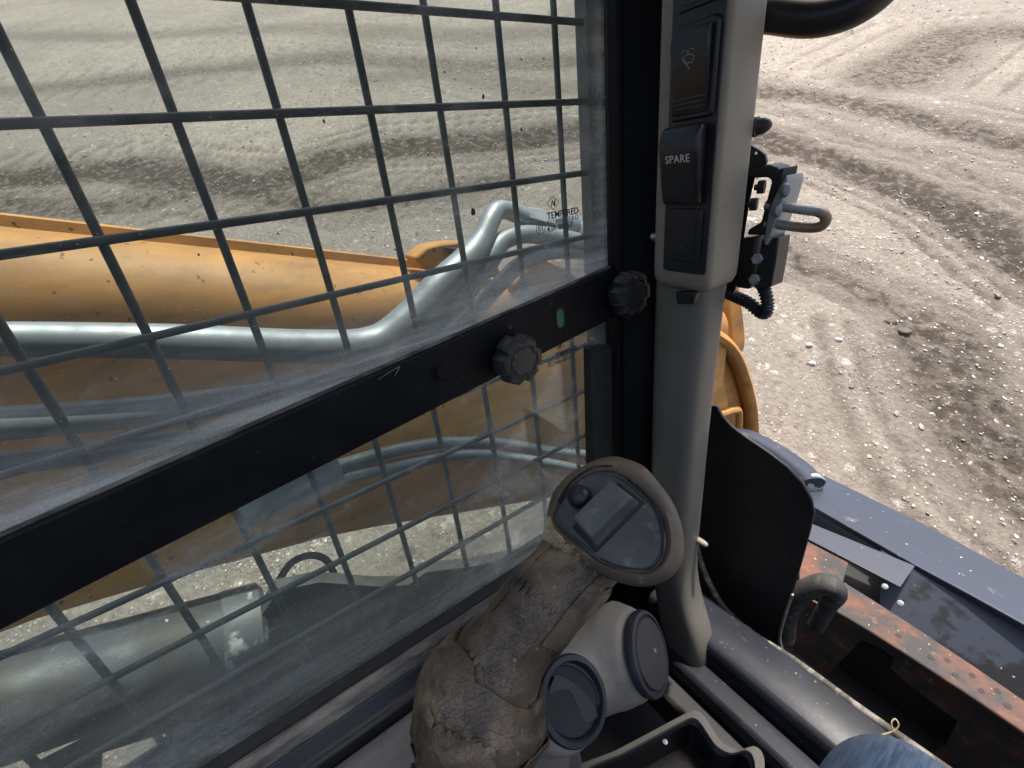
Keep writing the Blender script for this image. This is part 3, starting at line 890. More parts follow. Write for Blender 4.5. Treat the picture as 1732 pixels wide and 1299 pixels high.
p = P(862, 553, 'x', -.486)
lathe('beam_rivet', Vector((-.4862, p.y, p.z)), (1, 0, 0), [(.004, 0), (.0035, .001), (0, .0014)], M['darkbolt'], up, n=14)
p = P(947, 538, 'x', -.4855)
fb = Frame((-.4858, p.y, p.z), (0, 1, 0), (0, .0, 1))
slab('slot_rim', fb, .0165, .0305, .0080, 0, .0012, M['darkbolt'], up, bevel=.0004)
slab('green_marker', fb, .0115, .0255, .0056, .0013, .0018, M['green'], up)

for pts_ in ([(640, 642), (655, 632), (668, 624), (676, 620)], [(676, 620), (672, 628), (668, 636)], [(930, 506), (932, 516), (935, 508)], [(776, 560), (781, 570)]):
    tube('scratch', [P(a, b, 'x', -.4855) for a, b in pts_], .0005, M['dustyrail'], up, n=5, sm=3)
# etched glass marks
def glass_marks(cx_, cy_, s_, parent, xg, full=True):
    c = P(cx_, cy_, 'x', xg)
    f = Frame((xg, c.y, c.z), (0, 1, 0), (0, 0, 1))
    def loop(pts, r=.0005):
        b_ = bmesh.new()
        add_loft(b_, tube_rings([f(u * s_, v * s_, .0003) for u, v in pts], r * s_, 5))
        return b_
    dm = [(0, .0115), (.0145, 0), (0, -.0115), (-.0145, 0), (0, .0115)]
    finish('etched_diamond', loop([(u * .9, v * .9 + .027) for u, v in dm], .0006), M['glass_ink'], parent)
    finish('etched_emblem', loop([(-.004, .022), (-.001, .031), (.001, .023), (.005, .033), (.003, .022)], .0010), M['glass_ink'], parent)
    text_mesh('etched_word', 'TEMPERED', f, .0150 * s_, M['glass_ink'], parent, cu=-.0150 * s_, cv=.0075 * s_, h=.0003, bold=.0002, align='LEFT')
    text_mesh('etched_line', 'AS2 M85T 5.0 D', f, .0105 * s_, M['glass_ink'], parent, cu=-.0165 * s_, cv=-.003 * s_, h=.0003, align='LEFT')
    text_mesh('etched_number', '43R-00157', f, .0130 * s_, M['glass_ink'], parent, cu=-.0165 * s_, cv=-.0135 * s_, h=.0003, bold=.0001, align='LEFT')
    text_mesh('etched_digit', '1', f, .0075 * s_, M['glass_ink'], parent, cu=.003 * s_, cv=-.0225 * s_, h=.0003)
    finish('etched_ring', loop(arc(-.0295, -.0085, .0095, 0, 360, 24), .0006), M['glass_ink'], parent)
    text_mesh('etched_approval', 'E1', f, .0115 * s_, M['glass_ink'], parent, cu=-.0295 * s_, cv=-.0085 * s_, h=.0003, bold=.0001)
glass_marks(937, 372, .80, up, -.4995)
glass_marks(947, 603, .62, lowe, -.5065)
# specks of mud stuck to the glass
for i, (x, y, r) in enumerate([(800, 358, 5), (548, 205, 2.5), (817, 163, 3), (882, 219, 2), (495, 430, 2), (752, 122, 1.6), (882, 100, 1.6), (920, 100, 1.5), (724, 263, 1.6), (806, 82, 1.5), (336, 431, 2), (470, 395, 1.8), (650, 279, 1.5)]):
    c = P(x, y, 'x', -.4992)
    bm = bmesh.new()
    bmesh.ops.create_icosphere(bm, subdivisions=2, radius=PX(r, c))
    for v in bm.verts:
        v.co *= 1 + .5 * mnoise.noise(v.co * 300 + Vector((i * 3, 0, 0)))
        v.co = Vector((v.co.x * .25, v.co.y * .8, v.co.z * 1.2)) + c
    finish('mud_speck', bm, M['rubber'], up)

# ================================================================== MESH GUARD outside the window
guard = thing('mesh_guard', Vector((-.56, .02, -.72)), 'black welded wire mesh guard outside the side windows', 'guard')
GX = -.56
ys = [.472 - .0915 * k for k in range(11)]
zs = [.167 + .0918 * k for k in range(2, -10, -1)]
def rod(name, a, b, r, first=None):
    bm = bmesh.new()
    line = [a + (b - a) * (i / 24) for i in range(25)]
    add_loft(bm, tube_rings(line, r, 10))
    return finish(name, bm, M['guard'], guard, origin=a)
RV = .0043
proto = rod('upright_rod', Vector((GX, ys[0], -.70)), Vector((GX, ys[0], .38)), RV)
for k, y in enumerate(ys[1:]):
    o = proto.copy(); col.objects.link(o); o.parent = guard
    o.location = proto.location + Vector((0, y - ys[0], 0))
    o.rotation_euler = (random.uniform(-.004, .004), random.uniform(-.003, .003), random.uniform(0, 6))
proto = rod('cross_rod', Vector((GX + .0105, -.46, zs[0])), Vector((GX + .0105, .512, zs[0])), RV)
for k, z in enumerate(zs[1:]):
    o = proto.copy(); col.objects.link(o); o.parent = guard
    o.location = proto.location + Vector((0, 0, z - zs[0]))
    o.rotation_euler = (random.uniform(-.003, .003), random.uniform(0, 6), random.uniform(-.003, .003))
box('guard_frame', (GX - .004, .510, -.72), (GX + .022, .540, .40), M['guard'], guard, bevel=.003)
box('guard_frame', (GX - .018, -.50, -.72), (GX + .016, -.461, .40), M['guard'], guard, bevel=.003)
box('guard_frame', (GX - .016, -.4605, -.74), (GX + .016, .5095, -.705), M['guard'], guard, bevel=.003)

# ================================================================== GRAB HANDLE
hp = [Vector((-.372, .585, .128)), P(1300, 26, 'y', .60), P(1372, 32, 'y', .61), P(1430, 20, 'y', .62), P(1478, -8, 'y', .63), P(1515, -50, 'y', .64), P(1535, -110, 'y', .65)]
r0 = PX(27, hp[2])
gh = tube('grab_handle', hp, r0, M['blackpl'], None, n=22, origin=hp[1])
tag(gh, 'thick black curved grab handle reaching out from the pillar top', 'handle')

# ================================================================== DOOR STRIKER on the pillar front
st = thing('door_striker', P(1262, 400, 'y', .60), 'black bracket with galvanised plate and U loop on the pillar edge', 'door catch')
def pp(name, pts, y, t, mat, parent, **k): return prism(name, [P(a, b, 'y', y) for a, b in pts], (0, t, 0), mat, parent, **k)
pp('back_plate', [(1244, 270), (1276, 296), (1266, 340), (1258, 392), (1250, 440), (1240, 505), (1226, 505), (1236, 400)], .605, .004, M['post'], st, bevel=.001)
holed('ear', [P(a, b, 'y', .600) for a, b in [(1262, 240), (1272, 247), (1284, 254), (1294, 262), (1296, 274), (1292, 284), (1262, 288), (1255, 270)]],
      [[P(1278 + 3 * math.cos(t), 259 + 3 * math.sin(t), 'y', .600) for t in [k * .785 for k in range(8)]]], Vector((0, .004, 0)), M['blackpl'], st)
pp('bracket', [(1262, 284), (1300, 278), (1314, 283), (1322, 294), (1316, 320), (1306, 346), (1300, 380), (1294, 398), (1262, 398), (1265, 388), (1286, 376), (1292, 352), (1300, 322), (1304, 306), (1298, 300), (1264, 302)], .595, .030, M['blackpl'], st, bevel=.003)
pp('black_spacer', [(1318, 286), (1325, 284), (1318, 326), (1306, 366), (1299, 408), (1291, 404), (1300, 352), (1312, 316)], .592, .034, M['dark'], st, bevel=.001)
pp('striker_plate', [(1330, 296), (1331, 308), (1322, 340), (1310, 376), (1300, 404), (1294, 416), (1291, 408), (1298, 366), (1306, 340), (1320, 312)], .588, .040, M['galv'], st, bevel=.0015)
ul = [P(1296, 348, 'y', .60), P(1325, 350, 'y', .60), P(1362, 355, 'y', .602), P(1384, 358, 'y', .604), P(1396, 366, 'y', .605), P(1394, 378, 'y', .605), P(1380, 385, 'y', .604), P(1350, 384, 'y', .602), P(1320, 380, 'y', .60), P(1296, 378, 'y', .60)]
tube('u_loop', ul, PX(8.5, ul[3]), M['galv_rust'], st, n=16)
for a, b in ((1326, 322), (1313, 356)):
    lathe('rivet', P(a, b, 'y', .589), Vector((.75, -.55, .1)), [(.0085, 0), (.0085, .003), (.006, .0065), (0, .0075)], M['galv'], st, n=18, squash=.7)
for a, b in ((1294, 316), (1281, 345)):
    lathe('bolt_head', P(a, b, 'y', .60), Vector((-.9, -.3, 0)), [(.0085, 0), (.0085, .008), (.004, .0082), (.004, .012), (0, .012)], M['darkbolt'], st, n=6, smooth=20)
an = P(1270, 216, 'y', .575)
nut = lathe('acorn_nut', an, Vector((1, .1, 0)), [(.0105, 0), (.0105, .008), (.009, .009), (.0085, .015), (.0055, .0205), (.0025, .023), (0, .0235)], M['darkbolt'], None, n=18, origin=an)
tag(nut, 'small grey domed nut on the pillar edge above the striker', 'nut')
cb = thing('connector_block', P(1275, 490, 'y', .61), 'two black sensor blocks bolted below the striker', 'sensor')
pp('block', [(1256, 402), (1279, 400), (1272, 478), (1266, 490), (1244, 486), (1247, 440)], .60, .03, M['blackpl'], cb, bevel=.002)
pp('block', [(1288, 404), (1317, 402), (1312, 440), (1304, 486), (1274, 488), (1282, 440)], .598, .03, M['blackpl'], cb, bevel=.002)
for a, b in ((1283, 437), (1278, 472)):
    lathe('screw', P(a, b, 'y', .597), Vector((.2, -1, .1)), [(.0075, 0), (.0075, .006), (.0055, .0062), (.0055, .010), (0, .010)], M['bolt'], cb, n=6, smooth=20)
cl = smooth_line([P(1226, 494, 'y', .61), P(1244, 502, 'y', .608), P(1266, 512, 'y', .605), P(1286, 528, 'y', .603), P(1296, 528, 'y', .602), P(1298, 512, 'y', .604), P(1293, 490, 'y', .608), P(1288, 478, 'y', .612)], 16)
rc = PX(10.5, cl[30])
bm = bmesh.new()
add_loft(bm, tube_rings(cl, [rc * (1.0 if (i // 2) % 2 else .80) for i in range(len(cl))], 14))
cd = finish('corrugated_conduit', bm, M['blackpl'], None, origin=cl[0], smooth=25)
tag(cd, 'black corrugated cable conduit looping below the sensor blocks', 'cable')

# ================================================================== CONTROL LEVER (joystick)
JD = .45
js = thing('joystick', Pd(815, 1330, JD + .05), 'worn brown joystick with a dark oval button face', 'joystick')
hc = Pd(1040, 880, .452)
hn = (-ray(1040, 880).normalized() + ROT @ Vector((-.20, .30, 0))).normalized()
def HP(x, y, h=0.0): return Pn(x, y, hc, hn) + hn * h
head = [(924, 884), (923, 866), (934, 829), (963, 796), (1005, 774), (1034, 768), (1067, 775), (1098, 794), (1125, 827), (1145, 863), (1156, 906), (1152, 944), (1134, 970), (1106, 985), (1077, 988), (1042, 981), (1010, 966), (975, 945), (940, 915)]
face_o = [(936, 877), (943, 856), (960, 829), (985, 806), (1010, 797), (1034, 796), (1053, 804), (1080, 826), (1105, 851), (1120, 877), (1126, 906), (1125, 934), (1114, 956), (1090, 969), (1062, 966), (1034, 959), (1006, 946), (982, 922), (950, 898)]
def dense(poly, n=4):
    pts = [Vector((x, y, 0)) for x, y in poly]
    m = len(pts)
    out = []
    for i in range(m):
        p0, p1, p2, p3 = pts[i - 1], pts[i], pts[(i + 1) % m], pts[(i + 2) % m]
        for k in range(n):
            t = k / n
            q = 0.5 * ((2 * p1) + (p2 - p0) * t + (2 * p0 - 5 * p1 + 4 * p2 - p3) * t * t + (3 * p1 - p0 - 3 * p2 + p3) * t ** 3)
            out.append((q.x, q.y))
    return out
hd, fo = dense(head), dense(face_o)
def blend(a, b, t): return [(p[0] + (q_[0] - p[0]) * t, p[1] + (q_[1] - p[1]) * t) for p, q_ in zip(a, b)]
bm = bmesh.new()
def hring(poly, h, sc=1.0):
    c = HP(1040, 880, h)
    out = []
    for i, (x, y) in enumerate(poly):
        q_ = HP(x, y, h)
        q_ = c + (q_ - c) * sc
        if sc != 1.0 or h < 0: q_ += (q_ - c).normalized() * .0012 * mnoise.noise(q_ * 60)
        out.append(q_)
    return out
add_loft(bm, [hring(blend(hd, fo, 1.0), -.010), hring(blend(hd, fo, .95), .0), hring(blend(hd, fo, .7), .0028), hring(blend(hd, fo, .35), .0), hring(hd, -.007), hring(hd, -.018, 1.0), hring(hd, -.032, .96), hring(hd, -.046, .86), hring(hd, -.056, .68), hring(hd, -.06, .3)])
finish('head_rim', bm, M['rim'], js, smooth=60)
bm = bmesh.new()
fi = blend(fo, [(1035, 880)] * len(fo), .06)
fi2 = blend(fo, [(1035, 880)] * len(fo), .10)
add_loft(bm, [hring(fo, -.012), hring(fo, -.002), hring(fi, -.0005), hring(fi2, -.0022)])
fp = finish('face_plate', bm, M['face'], js, smooth=35)
gro = [HP(x, y, .0006) for x, y in ((945, 850), (960, 822), (982, 802), (1008, 790), (1036, 788))]
tube('face_groove', gro, .0022, M['dark'], fp, n=8)
gro = [HP(x, y, -.0016) for x, y in ((1062, 812), (1088, 836), (1108, 862), (1119, 890), (1121, 920), (1116, 944), (1096, 962), (1068, 962), (1040, 956), (1014, 944))]
tube('face_groove', gro, .0013, M['dark'], fp, n=8)
bc_ = HP(982, 843, -.0023)
ru = PX(19, bc_)
lathe('thumb_button', bc_, hn, [(ru * 1.12, 0), (ru * 1.12, .003), (ru, .0035), (ru, .010), (ru * .8, .0145), (ru * .45, .0172), (0, .0182)], M['blackpl'], js, n=28)
rk4 = [(976, 889), (1043, 823), (1082, 853), (1010, 926)]
r4 = [HP(x, y, -.0023) for x, y in rk4]
bm = bmesh.new()
ctr = sum(r4, Vector()) / 4
up4 = [p + hn * .016 + (ctr - p) * .07 + ROT @ Vector((-.0045, .0050, 0)) for p in r4]
lo4 = [p + (p - ctr) * .05 for p in r4]
sk = [p + (p - ctr) * .16 for p in r4]
prism('rocker_skirt', sk, hn * .0035, M['dark'], js, bevel=.0015)
add_loft(bm, [lo4, up4])
finish('rocker_button', bm, M['rocker'], js, bevel=.0028, seg=4)
# grip: one tapering body with a palm swell
gl_ = [(1040, 900, 60, .535), (1008, 925, 62, .510), (972, 962, 64, .482), (925, 1012, 65, .457), (895, 1050, 66, .452), (868, 1085, 68, .450), (842, 1122, 82, .450), (820, 1160, 101, .450), (811, 1195, 107, .450), (810, 1228, 100, .452), (815, 1258, 84, .456), (818, 1282, 60, .460), (818, 1300, 46, .465)]
line, rad = [], []
for x, y, r, d in gl_:
    p = Pd(x, y, d); line.append(p); rad.append(r * d / FPX)
L2 = smooth_line(line, 5)
R2 = []
for i in range(len(rad) - 1): R2 += [rad[i] + (rad[i + 1] - rad[i]) * j / 5 for j in range(5)]
R2.append(rad[-1])
bm = bmesh.new()
rings = tube_rings(L2, R2, 40)
for i, ring in enumerate(rings):
    for k in range(len(ring)):
        q_ = ring[k]; c = L2[i]
        f = .055 * mnoise.noise(q_ * 22) + .03 * mnoise.noise(q_ * 60) + .018 * mnoise.noise(q_ * 150)
        ring[k] = c + (q_ - c) * (1 + f)
add_loft(bm, rings)
gp = finish('grip', bm, M['grip'], js, smooth=80)
# palm cap: a second torn layer over the lower grip, its upper edge ragged
def shell(name, i0, i1, a0, a1, off, mat, seed, parent, thick=.0018):
    bm = bmesh.new()
    na = 26
    ni = 14
    g = []
    for i in range(ni + 1):
        row = []
        for k in range(na + 1):
            ta = a0 + (a1 - a0) * k / na
            edge0 = i0 + 2.2 * mnoise.noise(Vector((k * .55, seed, 0)))
            edge1 = i1 + 1.6 * mnoise.noise(Vector((k * .55, seed + 9, 0)))
            fi_ = edge0 + (edge1 - edge0) * i / ni
            lo_ = max(0, min(len(rings) - 2, int(fi_))); fr_ = fi_ - lo_
            kk = (ta / (2 * math.pi) * 40) % 40
            k0 = int(kk); kf = kk - k0
            def at(r_): return rings[r_][k0 % 40] * (1 - kf) + rings[r_][(k0 + 1) % 40] * kf
            q_ = at(lo_) * (1 - fr_) + at(lo_ + 1) * fr_
            c = L2[lo_] * (1 - fr_) + L2[lo_ + 1] * fr_
            lift = off * (1 + .6 * mnoise.noise(q_ * 70))
            row.append(bm.verts.new(q_ + (q_ - c).normalized() * lift))
        g.append(row)
    for i in range(ni):
        for k in range(na):
            bm.faces.new((g[i][k], g[i + 1][k], g[i + 1][k + 1], g[i][k + 1]))
    bmesh.ops.recalc_face_normals(bm, faces=bm.faces)
    bmesh.ops.solidify(bm, geom=bm.faces[:], thickness=thick)
    return finish(name, bm, mat, parent, smooth=70)
TAU = 2 * math.pi
shell('palm_cover', 29, 55, 0, TAU * .995, .0050, M['grip'], 3.3, js, .003)
for x, y, r, d in ((942, 916, 12, .462), (958, 930, 17, .464), (990, 955, 15, .466)):
    c = Pd(x, y, d)
    bm = bmesh.new()
    bmesh.ops.create_icosphere(bm, subdivisions=4, radius=PX(r, c))
    for v in bm.verts: v.co = c + v.co * (1 + .30 * mnoise.noise(v.co * 90 + Vector((x, y, 0))) + .12 * mnoise.noise(v.co * 400))
    finish('bare_foam', bm, M['foam'], js, smooth=80)
shell('bare_patch', 55, 59.5, 0, TAU * .995, .001, M['foam'], 5.7, js)
for k_, (i0_, i1_, a0_, m_) in enumerate([(8, 17, .0, 'grip'), (14, 26, 1.3, 'grip'), (10, 20, 2.6, 'grip'), (16, 28, 3.9, 'grip'), (9, 22, 5.1, 'grip'), (38, 50, .6, 'grip'), (42, 54, 2.2, 'grip'), (36, 48, 3.6, 'grip'), (44, 54, 5.0, 'grip')]):
    shell('peeling_skin', i0_, i1_, a0_, a0_ + 1.1, .0022 if i0_ < 30 else .0078, M[m_], 11.0 + k_ * 3.7, js, .0014)
# torn flaps at the swell
fl = [(796, 1066), (812, 1063), (806, 1085), (790, 1108), (770, 1122), (772, 1100), (784, 1082)]
pf = [Pd(x, y, .445) for x, y in fl]
prism('torn_flap', pf, -ray(800, 1090).normalized() * .003, M['grip'], js, bevel=.001)
fl = [(921, 878), (930, 872), (938, 896), (948, 905), (958, 918), (930, 920), (915, 912), (920, 895)]
pf = [Pd(x, y, .449) for x, y in fl]
prism('torn_flap', pf, -ray(930, 890).normalized() * .004, M['foam'], js, bevel=.0012)
# frayed threads where the skin meets the head
for i in range(46):
    x = 940 + i * 2.1 + random.uniform(-6, 6); y = 912 + i * 1.35 + random.uniform(-8, 8)
    a = Pd(x, y, .447)
    b = Pd(x + random.uniform(-14, 14), y + random.uniform(-8, 16), .443)
    m_ = (a + b) / 2 - ray(x, y).normalized() * .004
    tube('frayed_thread', [a, m_, b], .0003, M['straw'], js, n=4, sm=3)
# lower collar
p0 = Pd(815, 1288, .465)
tube('lever_collar', [Pd(818, 1275, .468), Pd(816, 1330, .49), Pd(812, 1400, .53), Pd(808, 1470, .57)], [.030, .030, .034, .045], M['blackpl'], js, n=20)
lathe('collar_knob', Pd(738, 1268, .47), Vector((-.4, -.5, .75)), [(.016, -.012), (.017, .003), (.014, .008), (.006, .010), (0, .0105)], M['blackpl'], js, n=20)
prism('collar_lug', [Pd(842, 1262, .452), Pd(892, 1252, .452), Pd(900, 1300, .462), (Pd(846, 1310, .462))], -ray(870, 1280).normalized() * -.02, M['blackpl'], js, bevel=.002)
prism('collar_lug', [Pd(695, 1290, .452), Pd(742, 1286, .452), Pd(750, 1320, .462), (Pd(690, 1320, .462))], -ray(720, 1290).normalized() * -.02, M['blackpl'], js, bevel=.002)

# ================================================================== AIR DUCT with two vents
ad = thing('air_duct', Pd(930, 1330, .70), 'pale grey moulded air duct with two round vents behind the joystick', 'air duct')
v2c = Pd(1086, 1104, .585); v2n = (ROT @ Vector((.75, .339, .558))).normalized()
v1c = Pd(963, 1182, .512); v1n = (ROT @ Vector((.42, .46, .78))).normalized()
A2, A1 = v2c - v2n * .046, v1c - v1n * .092
dl = [(Pd(1062, 1034, .640), .022), (Pd(1057, 1052, .636), .040), (Pd(1050, 1078, .630), .055), (A2, .063), (A2 * .5 + A1 * .5, .058), (A1, .060), (Pd(885, 1300, .640), .062), (Pd(845, 1400, .67), .064)]
line = [p for p, r in dl]
rad = [r for p, r in dl]
L3 = smooth_line(line, 5)
R3 = []
for i in range(len(rad) - 1): R3 += [rad[i] + (rad[i + 1] - rad[i]) * j / 5 for j in range(5)]
R3.append(rad[-1])
bm = bmesh.new()
add_loft(bm, tube_rings(L3, R3, 36))
for vc, vn, vr, bl_ in ((v2c, v2n, .043, .42), (v1c, v1n, .041, .8)):        # the wall swells into a boss round each vent
    u_, w_, a_ = basis(vn)
    add_loft(bm, [[vc + a_ * h + (u_ * math.cos(t) + w_ * math.sin(t)) * r for t in [2 * math.pi * k / 32 for k in range(32)]] for r, h in ((vr * .9, -.13 * bl_), (vr * 1.55, -.085 * bl_), (vr * 1.40, -.022), (vr * 1.28, -.006), (vr * 1.1, -.001))])
db = finish('duct_body', bm, M['duct'], ad, smooth=180)
md = db.modifiers.new('remesh', 'REMESH'); md.mode = 'VOXEL'; md.voxel_size = .0045; md.use_smooth_shade = True
md = db.modifiers.new('smooth', 'SMOOTH'); md.iterations = 12; md.factor = .5
def vent(c, n, R, open_, turn):
    v = lathe('vent', c, n, [(R * .80, -.004), (R * 1.0, -.003), (R * 1.02, .004), (R * .98, .008), (R * .86, .009), (R * .82, .006), (R * .80, -.03)] if open_ else
              [(R * 1.0, -.003), (R * 1.02, .004), (R * .98, .008), (R * .90, .009), (R * .87, .006), (R * .85, .006), (R * .80, .0095), (R * .5, .0115), (0, .012)], M['vent'], ad, n=48, smooth=40)
    if open_:
        lathe('bowl', c - n * .002, n, [(R * .79, .004), (R * .74, -.018), (R * .5, -.034), (0, -.040)], M['dark'], v, n=36)
        u, w, ax = basis(n)
        bm = bmesh.new()
        ca, sa = math.cos(turn), math.sin(turn)
        uu_, ww_ = u * ca + w * sa, -u * sa + w * ca
        top_, bot_ = [], []
        for k in range(25):
            a = math.pi * (-.5 + k / 24)
            top_.append(c + ww_ * (R * .76 * math.sin(a)) + uu_ * (R * .10 - R * .62 * math.cos(a)) + n * (.010 - .016 * math.cos(a)))
        for k in range(24, -1, -1):
            a = math.pi * (-.5 + k / 24)
            bot_.append(c + ww_ * (R * .76 * math.sin(a)) + uu_ * (R * .10 + R * .22 * math.cos(a)) + n * .004)
        add_prism(bm, top_ + bot_[1:-1], -n * .006)
        finish('vane', bm, M['switch'], v, bevel=.0015)
        bm = bmesh.new()
        pts_ = [c + ww_ * (R * .74 * math.sin(a)) + uu_ * (R * .30 + R * .40 * math.cos(a)) + n * .002 for a in [math.pi * (-.5 + k / 18) for k in range(19)]]
        add_loft(bm, tube_rings(pts_, R * .05, 6))
        finish('vane_edge', bm, M['vent'], v)
    else:
        lathe('vent_dimple', c + n * .0098 + basis(n)[0] * R * .45, n, [(.0035, 0), (.003, .001), (0, .0012)], M['dark'], v, n=12)
    return v
M['vent'] = surf('vent_dark_plastic', (.018, .019, .026), (.025, .026, .034), 30, rough=.5, dirt=(.10, .10, .10), dscale=70, dlo=.66, dhi=.84)
vent(v1c + v1n * .004, v1n, .0445, True, math.radians(18))
vent(v2c + v2n * .005, v2n, .050, False, 0)

# ================================================================== STORAGE TRAY by the lever
tray = thing('storage_tray', P(1150, 1290, 'z', -.92), 'black open storage tray with a grey rim beside the door sill', 'tray')
to = [(965, 1310), (1040, 1270), (1110, 1233), (1163, 1205), (1178, 1202), (1190, 1210), (1205, 1232), (1222, 1255), (1248, 1268), (1275, 1262), (1290, 1275), (1292, 1310), (1270, 1400), (1120, 1500), (960, 1430)]
ti = blend(dense(to, 3), [(1130, 1330)] * (len(to) * 3), .10)
ti2 = blend(dense(to, 3), [(1130, 1330)] * (len(to) * 3), .14)
tz = -.85
bm = bmesh.new()
TO = dense(to, 3)
def tring(poly, z): return [P(x, y, 'z', tz) + Vector((0, 0, z - tz)) for x, y in poly]
add_loft(bm, [tring(TO, tz - .03), tring(TO, tz), tring(ti, tz + .001), tring(ti, tz - .006)], caps=False)
finish('rim', bm, M['trim'], tray, smooth=30)
bm = bmesh.new()
add_loft(bm, [tring(ti, tz - .006), tring(ti2, tz - .010), tring(ti2, tz - .075)], caps=False)
bm.faces.new([v for v in list(bm.verts)[-len(ti2):]])
finish('liner', bm, M['blackpl'], tray, smooth=30)
c = P(1125, 1255, 'z', tz - .004)
lathe('screw', c, (0, 0, 1), [(.004, 0), (.004, .001), (0, .0015)], M['bolt'], tray, n=12)

# ================================================================== LIFT ARM outside the window
arm = thing('loader_boom', Vector((-.9, .4, -.9)), 'long orange steel lift arm running past the side window', 'lift arm')
A0 = P(0, 372, 'x', -.87); A1 = P(700, 447, 'x', -.87)
adir = (A1 - A0).normalized()
def arm_z(y): return A0.z + (y - A0.y) / adir.y * adir.z
bm = bmesh.new()
rings = []
ylist = [-1.1 + i * .1 for i in range(26)]
bot_px = [(0, 1065), (300, 975), (580, 900), (1000, 830)]
bots = [P(a, b, 'x', -.82) for a, b in bot_px]
def arm_bot(y):
    if y <= bots[0].y: return bots[0].z
    for a, b in zip(bots[:-1], bots[1:]):
        if y <= b.y: return a.z + (b.z - a.z) * (y - a.y) / (b.y - a.y)
    return bots[-1].z
for y in ylist:
    zt, zb = arm_z(y), arm_bot(y)
    sec = [(-.82, zb), (-.82, zt - .115)]
    for k in range(1, 9):
        a = math.pi / 2 * k / 9
        sec.append((-.82 - .10 * (1 - math.cos(a)), zt - .115 + .098 * math.sin(a)))
    sec += [(-.930, zt - .012), (-.932, zt + .004), (-.950, zt + .006), (-.954, zt - .012), (-1.0, zt - .02), (-1.0, zb)]
    rings.append([Vector((x, y, z)) for x, z in sec])
add_loft(bm, rings)
finish('arm_beam', bm, M['orange'], arm, smooth=35)
def px_(name, pts, x, t, mat, parent, **k): return prism(name, [P(a, b, 'x', x) for a, b in pts], (t, 0, 0), mat, parent, **k)
px_('gusset', [(700, 437), (722, 417), (745, 411), (775, 408), (808, 410), (836, 424), (850, 470), (760, 470), (715, 452)], -.86, -.06, M['orange'], arm, bevel=.006)
px_('gusset_lip', [(748, 418), (780, 420), (800, 428), (790, 434), (762, 428)], -.856, -.01, M['rust'], arm, bevel=.002)
px_('gusset', [(868, 480), (884, 462), (908, 431), (925, 438), (956, 452), (980, 470), (985, 500), (870, 500)], -.84, -.06, M['orange'], arm, bevel=.005)
# lower front of the arm, seen past the pillar
fr_o = [(1175, 545), (1205, 560), (1225, 576), (1243, 600), (1257, 635), (1266, 668), (1271, 700), (1272, 745), (1262, 790), (1170, 790)]
px_('front_plate', fr_o, -.86, -.04, M['orange'], arm, bevel=.004)
fr_i = [(1165, 566), (1202, 574), (1218, 588), (1233, 610), (1246, 642), (1254, 672), (1259, 702), (1260, 745), (1250, 785)]
tube('front_rim', [P(a - 1, b, 'x', -.845) + Vector((.012, 0, 0)) for a, b in [(1200, 563), (1221, 578), (1239, 603), (1252, 637), (1261, 669), (1266, 700), (1267, 745), (1258, 790)]], .032, M['orange'], arm, n=10, flat=.7)
px_('front_web', [(1180, 600), (1206, 606), (1222, 640), (1232, 680), (1236, 720), (1236, 790), (1160, 790)], -.822, -.03, M['orange'], arm, bevel=.006)
tube('front_weld', [P(1200, 704, 'x', -.82), P(1222, 700, 'x', -.81), P(1240, 694, 'x', -.81), P(1250, 700, 'x', -.815), P(1248, 760, 'x', -.82)], .014, M['orange'], arm, n=8)
px_('front_tab', [(1228, 470), (1250, 470), (1258, 530), (1262, 572), (1260, 590), (1252, 600), (1244, 600), (1238, 575)], -.90, -.05, M['orange'], arm, bevel=.01)

# ================================================================== HYDRAULIC PIPES along the arm
GRP = 'steel hydraulic pipes along the lift arm'
def pipe(name, pts, rpx, mat, label, cat='pipe', n=18, sm=8):
    q_ = [P(a, b, 'x', x) for a, b, x in pts]
    if isinstance(rpx, (list, tuple)): r_ = [PX(k, p) for k, p in zip(rpx, q_)]
    else:
        r_ = PX(rpx, q_[len(q_) // 2])
    o = tube(name, q_, r_, mat, None, n=n, sm=sm, origin=q_[0])
    return tag(o, label, cat, GRP)
pipe('hydraulic_pipe', [(-420, 600, -.72), (-120, 578, -.72), (0, 574, -.72), (300, 578, -.72), (520, 586, -.72), (630, 580, -.72), (690, 540, -.72), (745, 482, -.725), (790, 440, -.73), (815, 405, -.74), (830, 372, -.75), (842, 356, -.76), (862, 357, -.765), (892, 371, -.77)],
     [30, 30, 30, 30, 29, 29, 28, 27, 25, 20, 17, 15, 15, 16], M['galv'], 'uppermost thick steel pipe, bent up in a hook near the glass marking')
pipe('hydraulic_pipe', [(480, 690, -.735), (620, 630, -.735), (700, 575, -.735), (760, 520, -.735), (805, 470, -.735), (834, 430, -.735), (850, 408, -.74), (880, 397, -.745), (920, 398, -.75), (960, 405, -.755), (1010, 416, -.76)],
     [22, 22, 22, 21, 20, 18, 16, 15, 15, 15, 15], M['galv'], 'steel pipe bent level under the hooked pipe end')
pipe('hydraulic_pipe', [(640, 680, -.75), (720, 610, -.75), (800, 530, -.75), (850, 475, -.75), (890, 440, -.755), (940, 425, -.76), (1010, 428, -.765)], 14, M['galv'], 'thinner steel pipe, lowest of the bent bundle by the beam')
pipe('hydraulic_pipe', [(-420, 750, -.72), (-100, 722, -.72), (0, 716, -.72), (200, 700, -.72), (400, 676, -.72), (560, 650, -.72), (640, 640, -.72)], 27, M['galv'], 'thick steel pipe in the middle at the left, under a brown stripe')
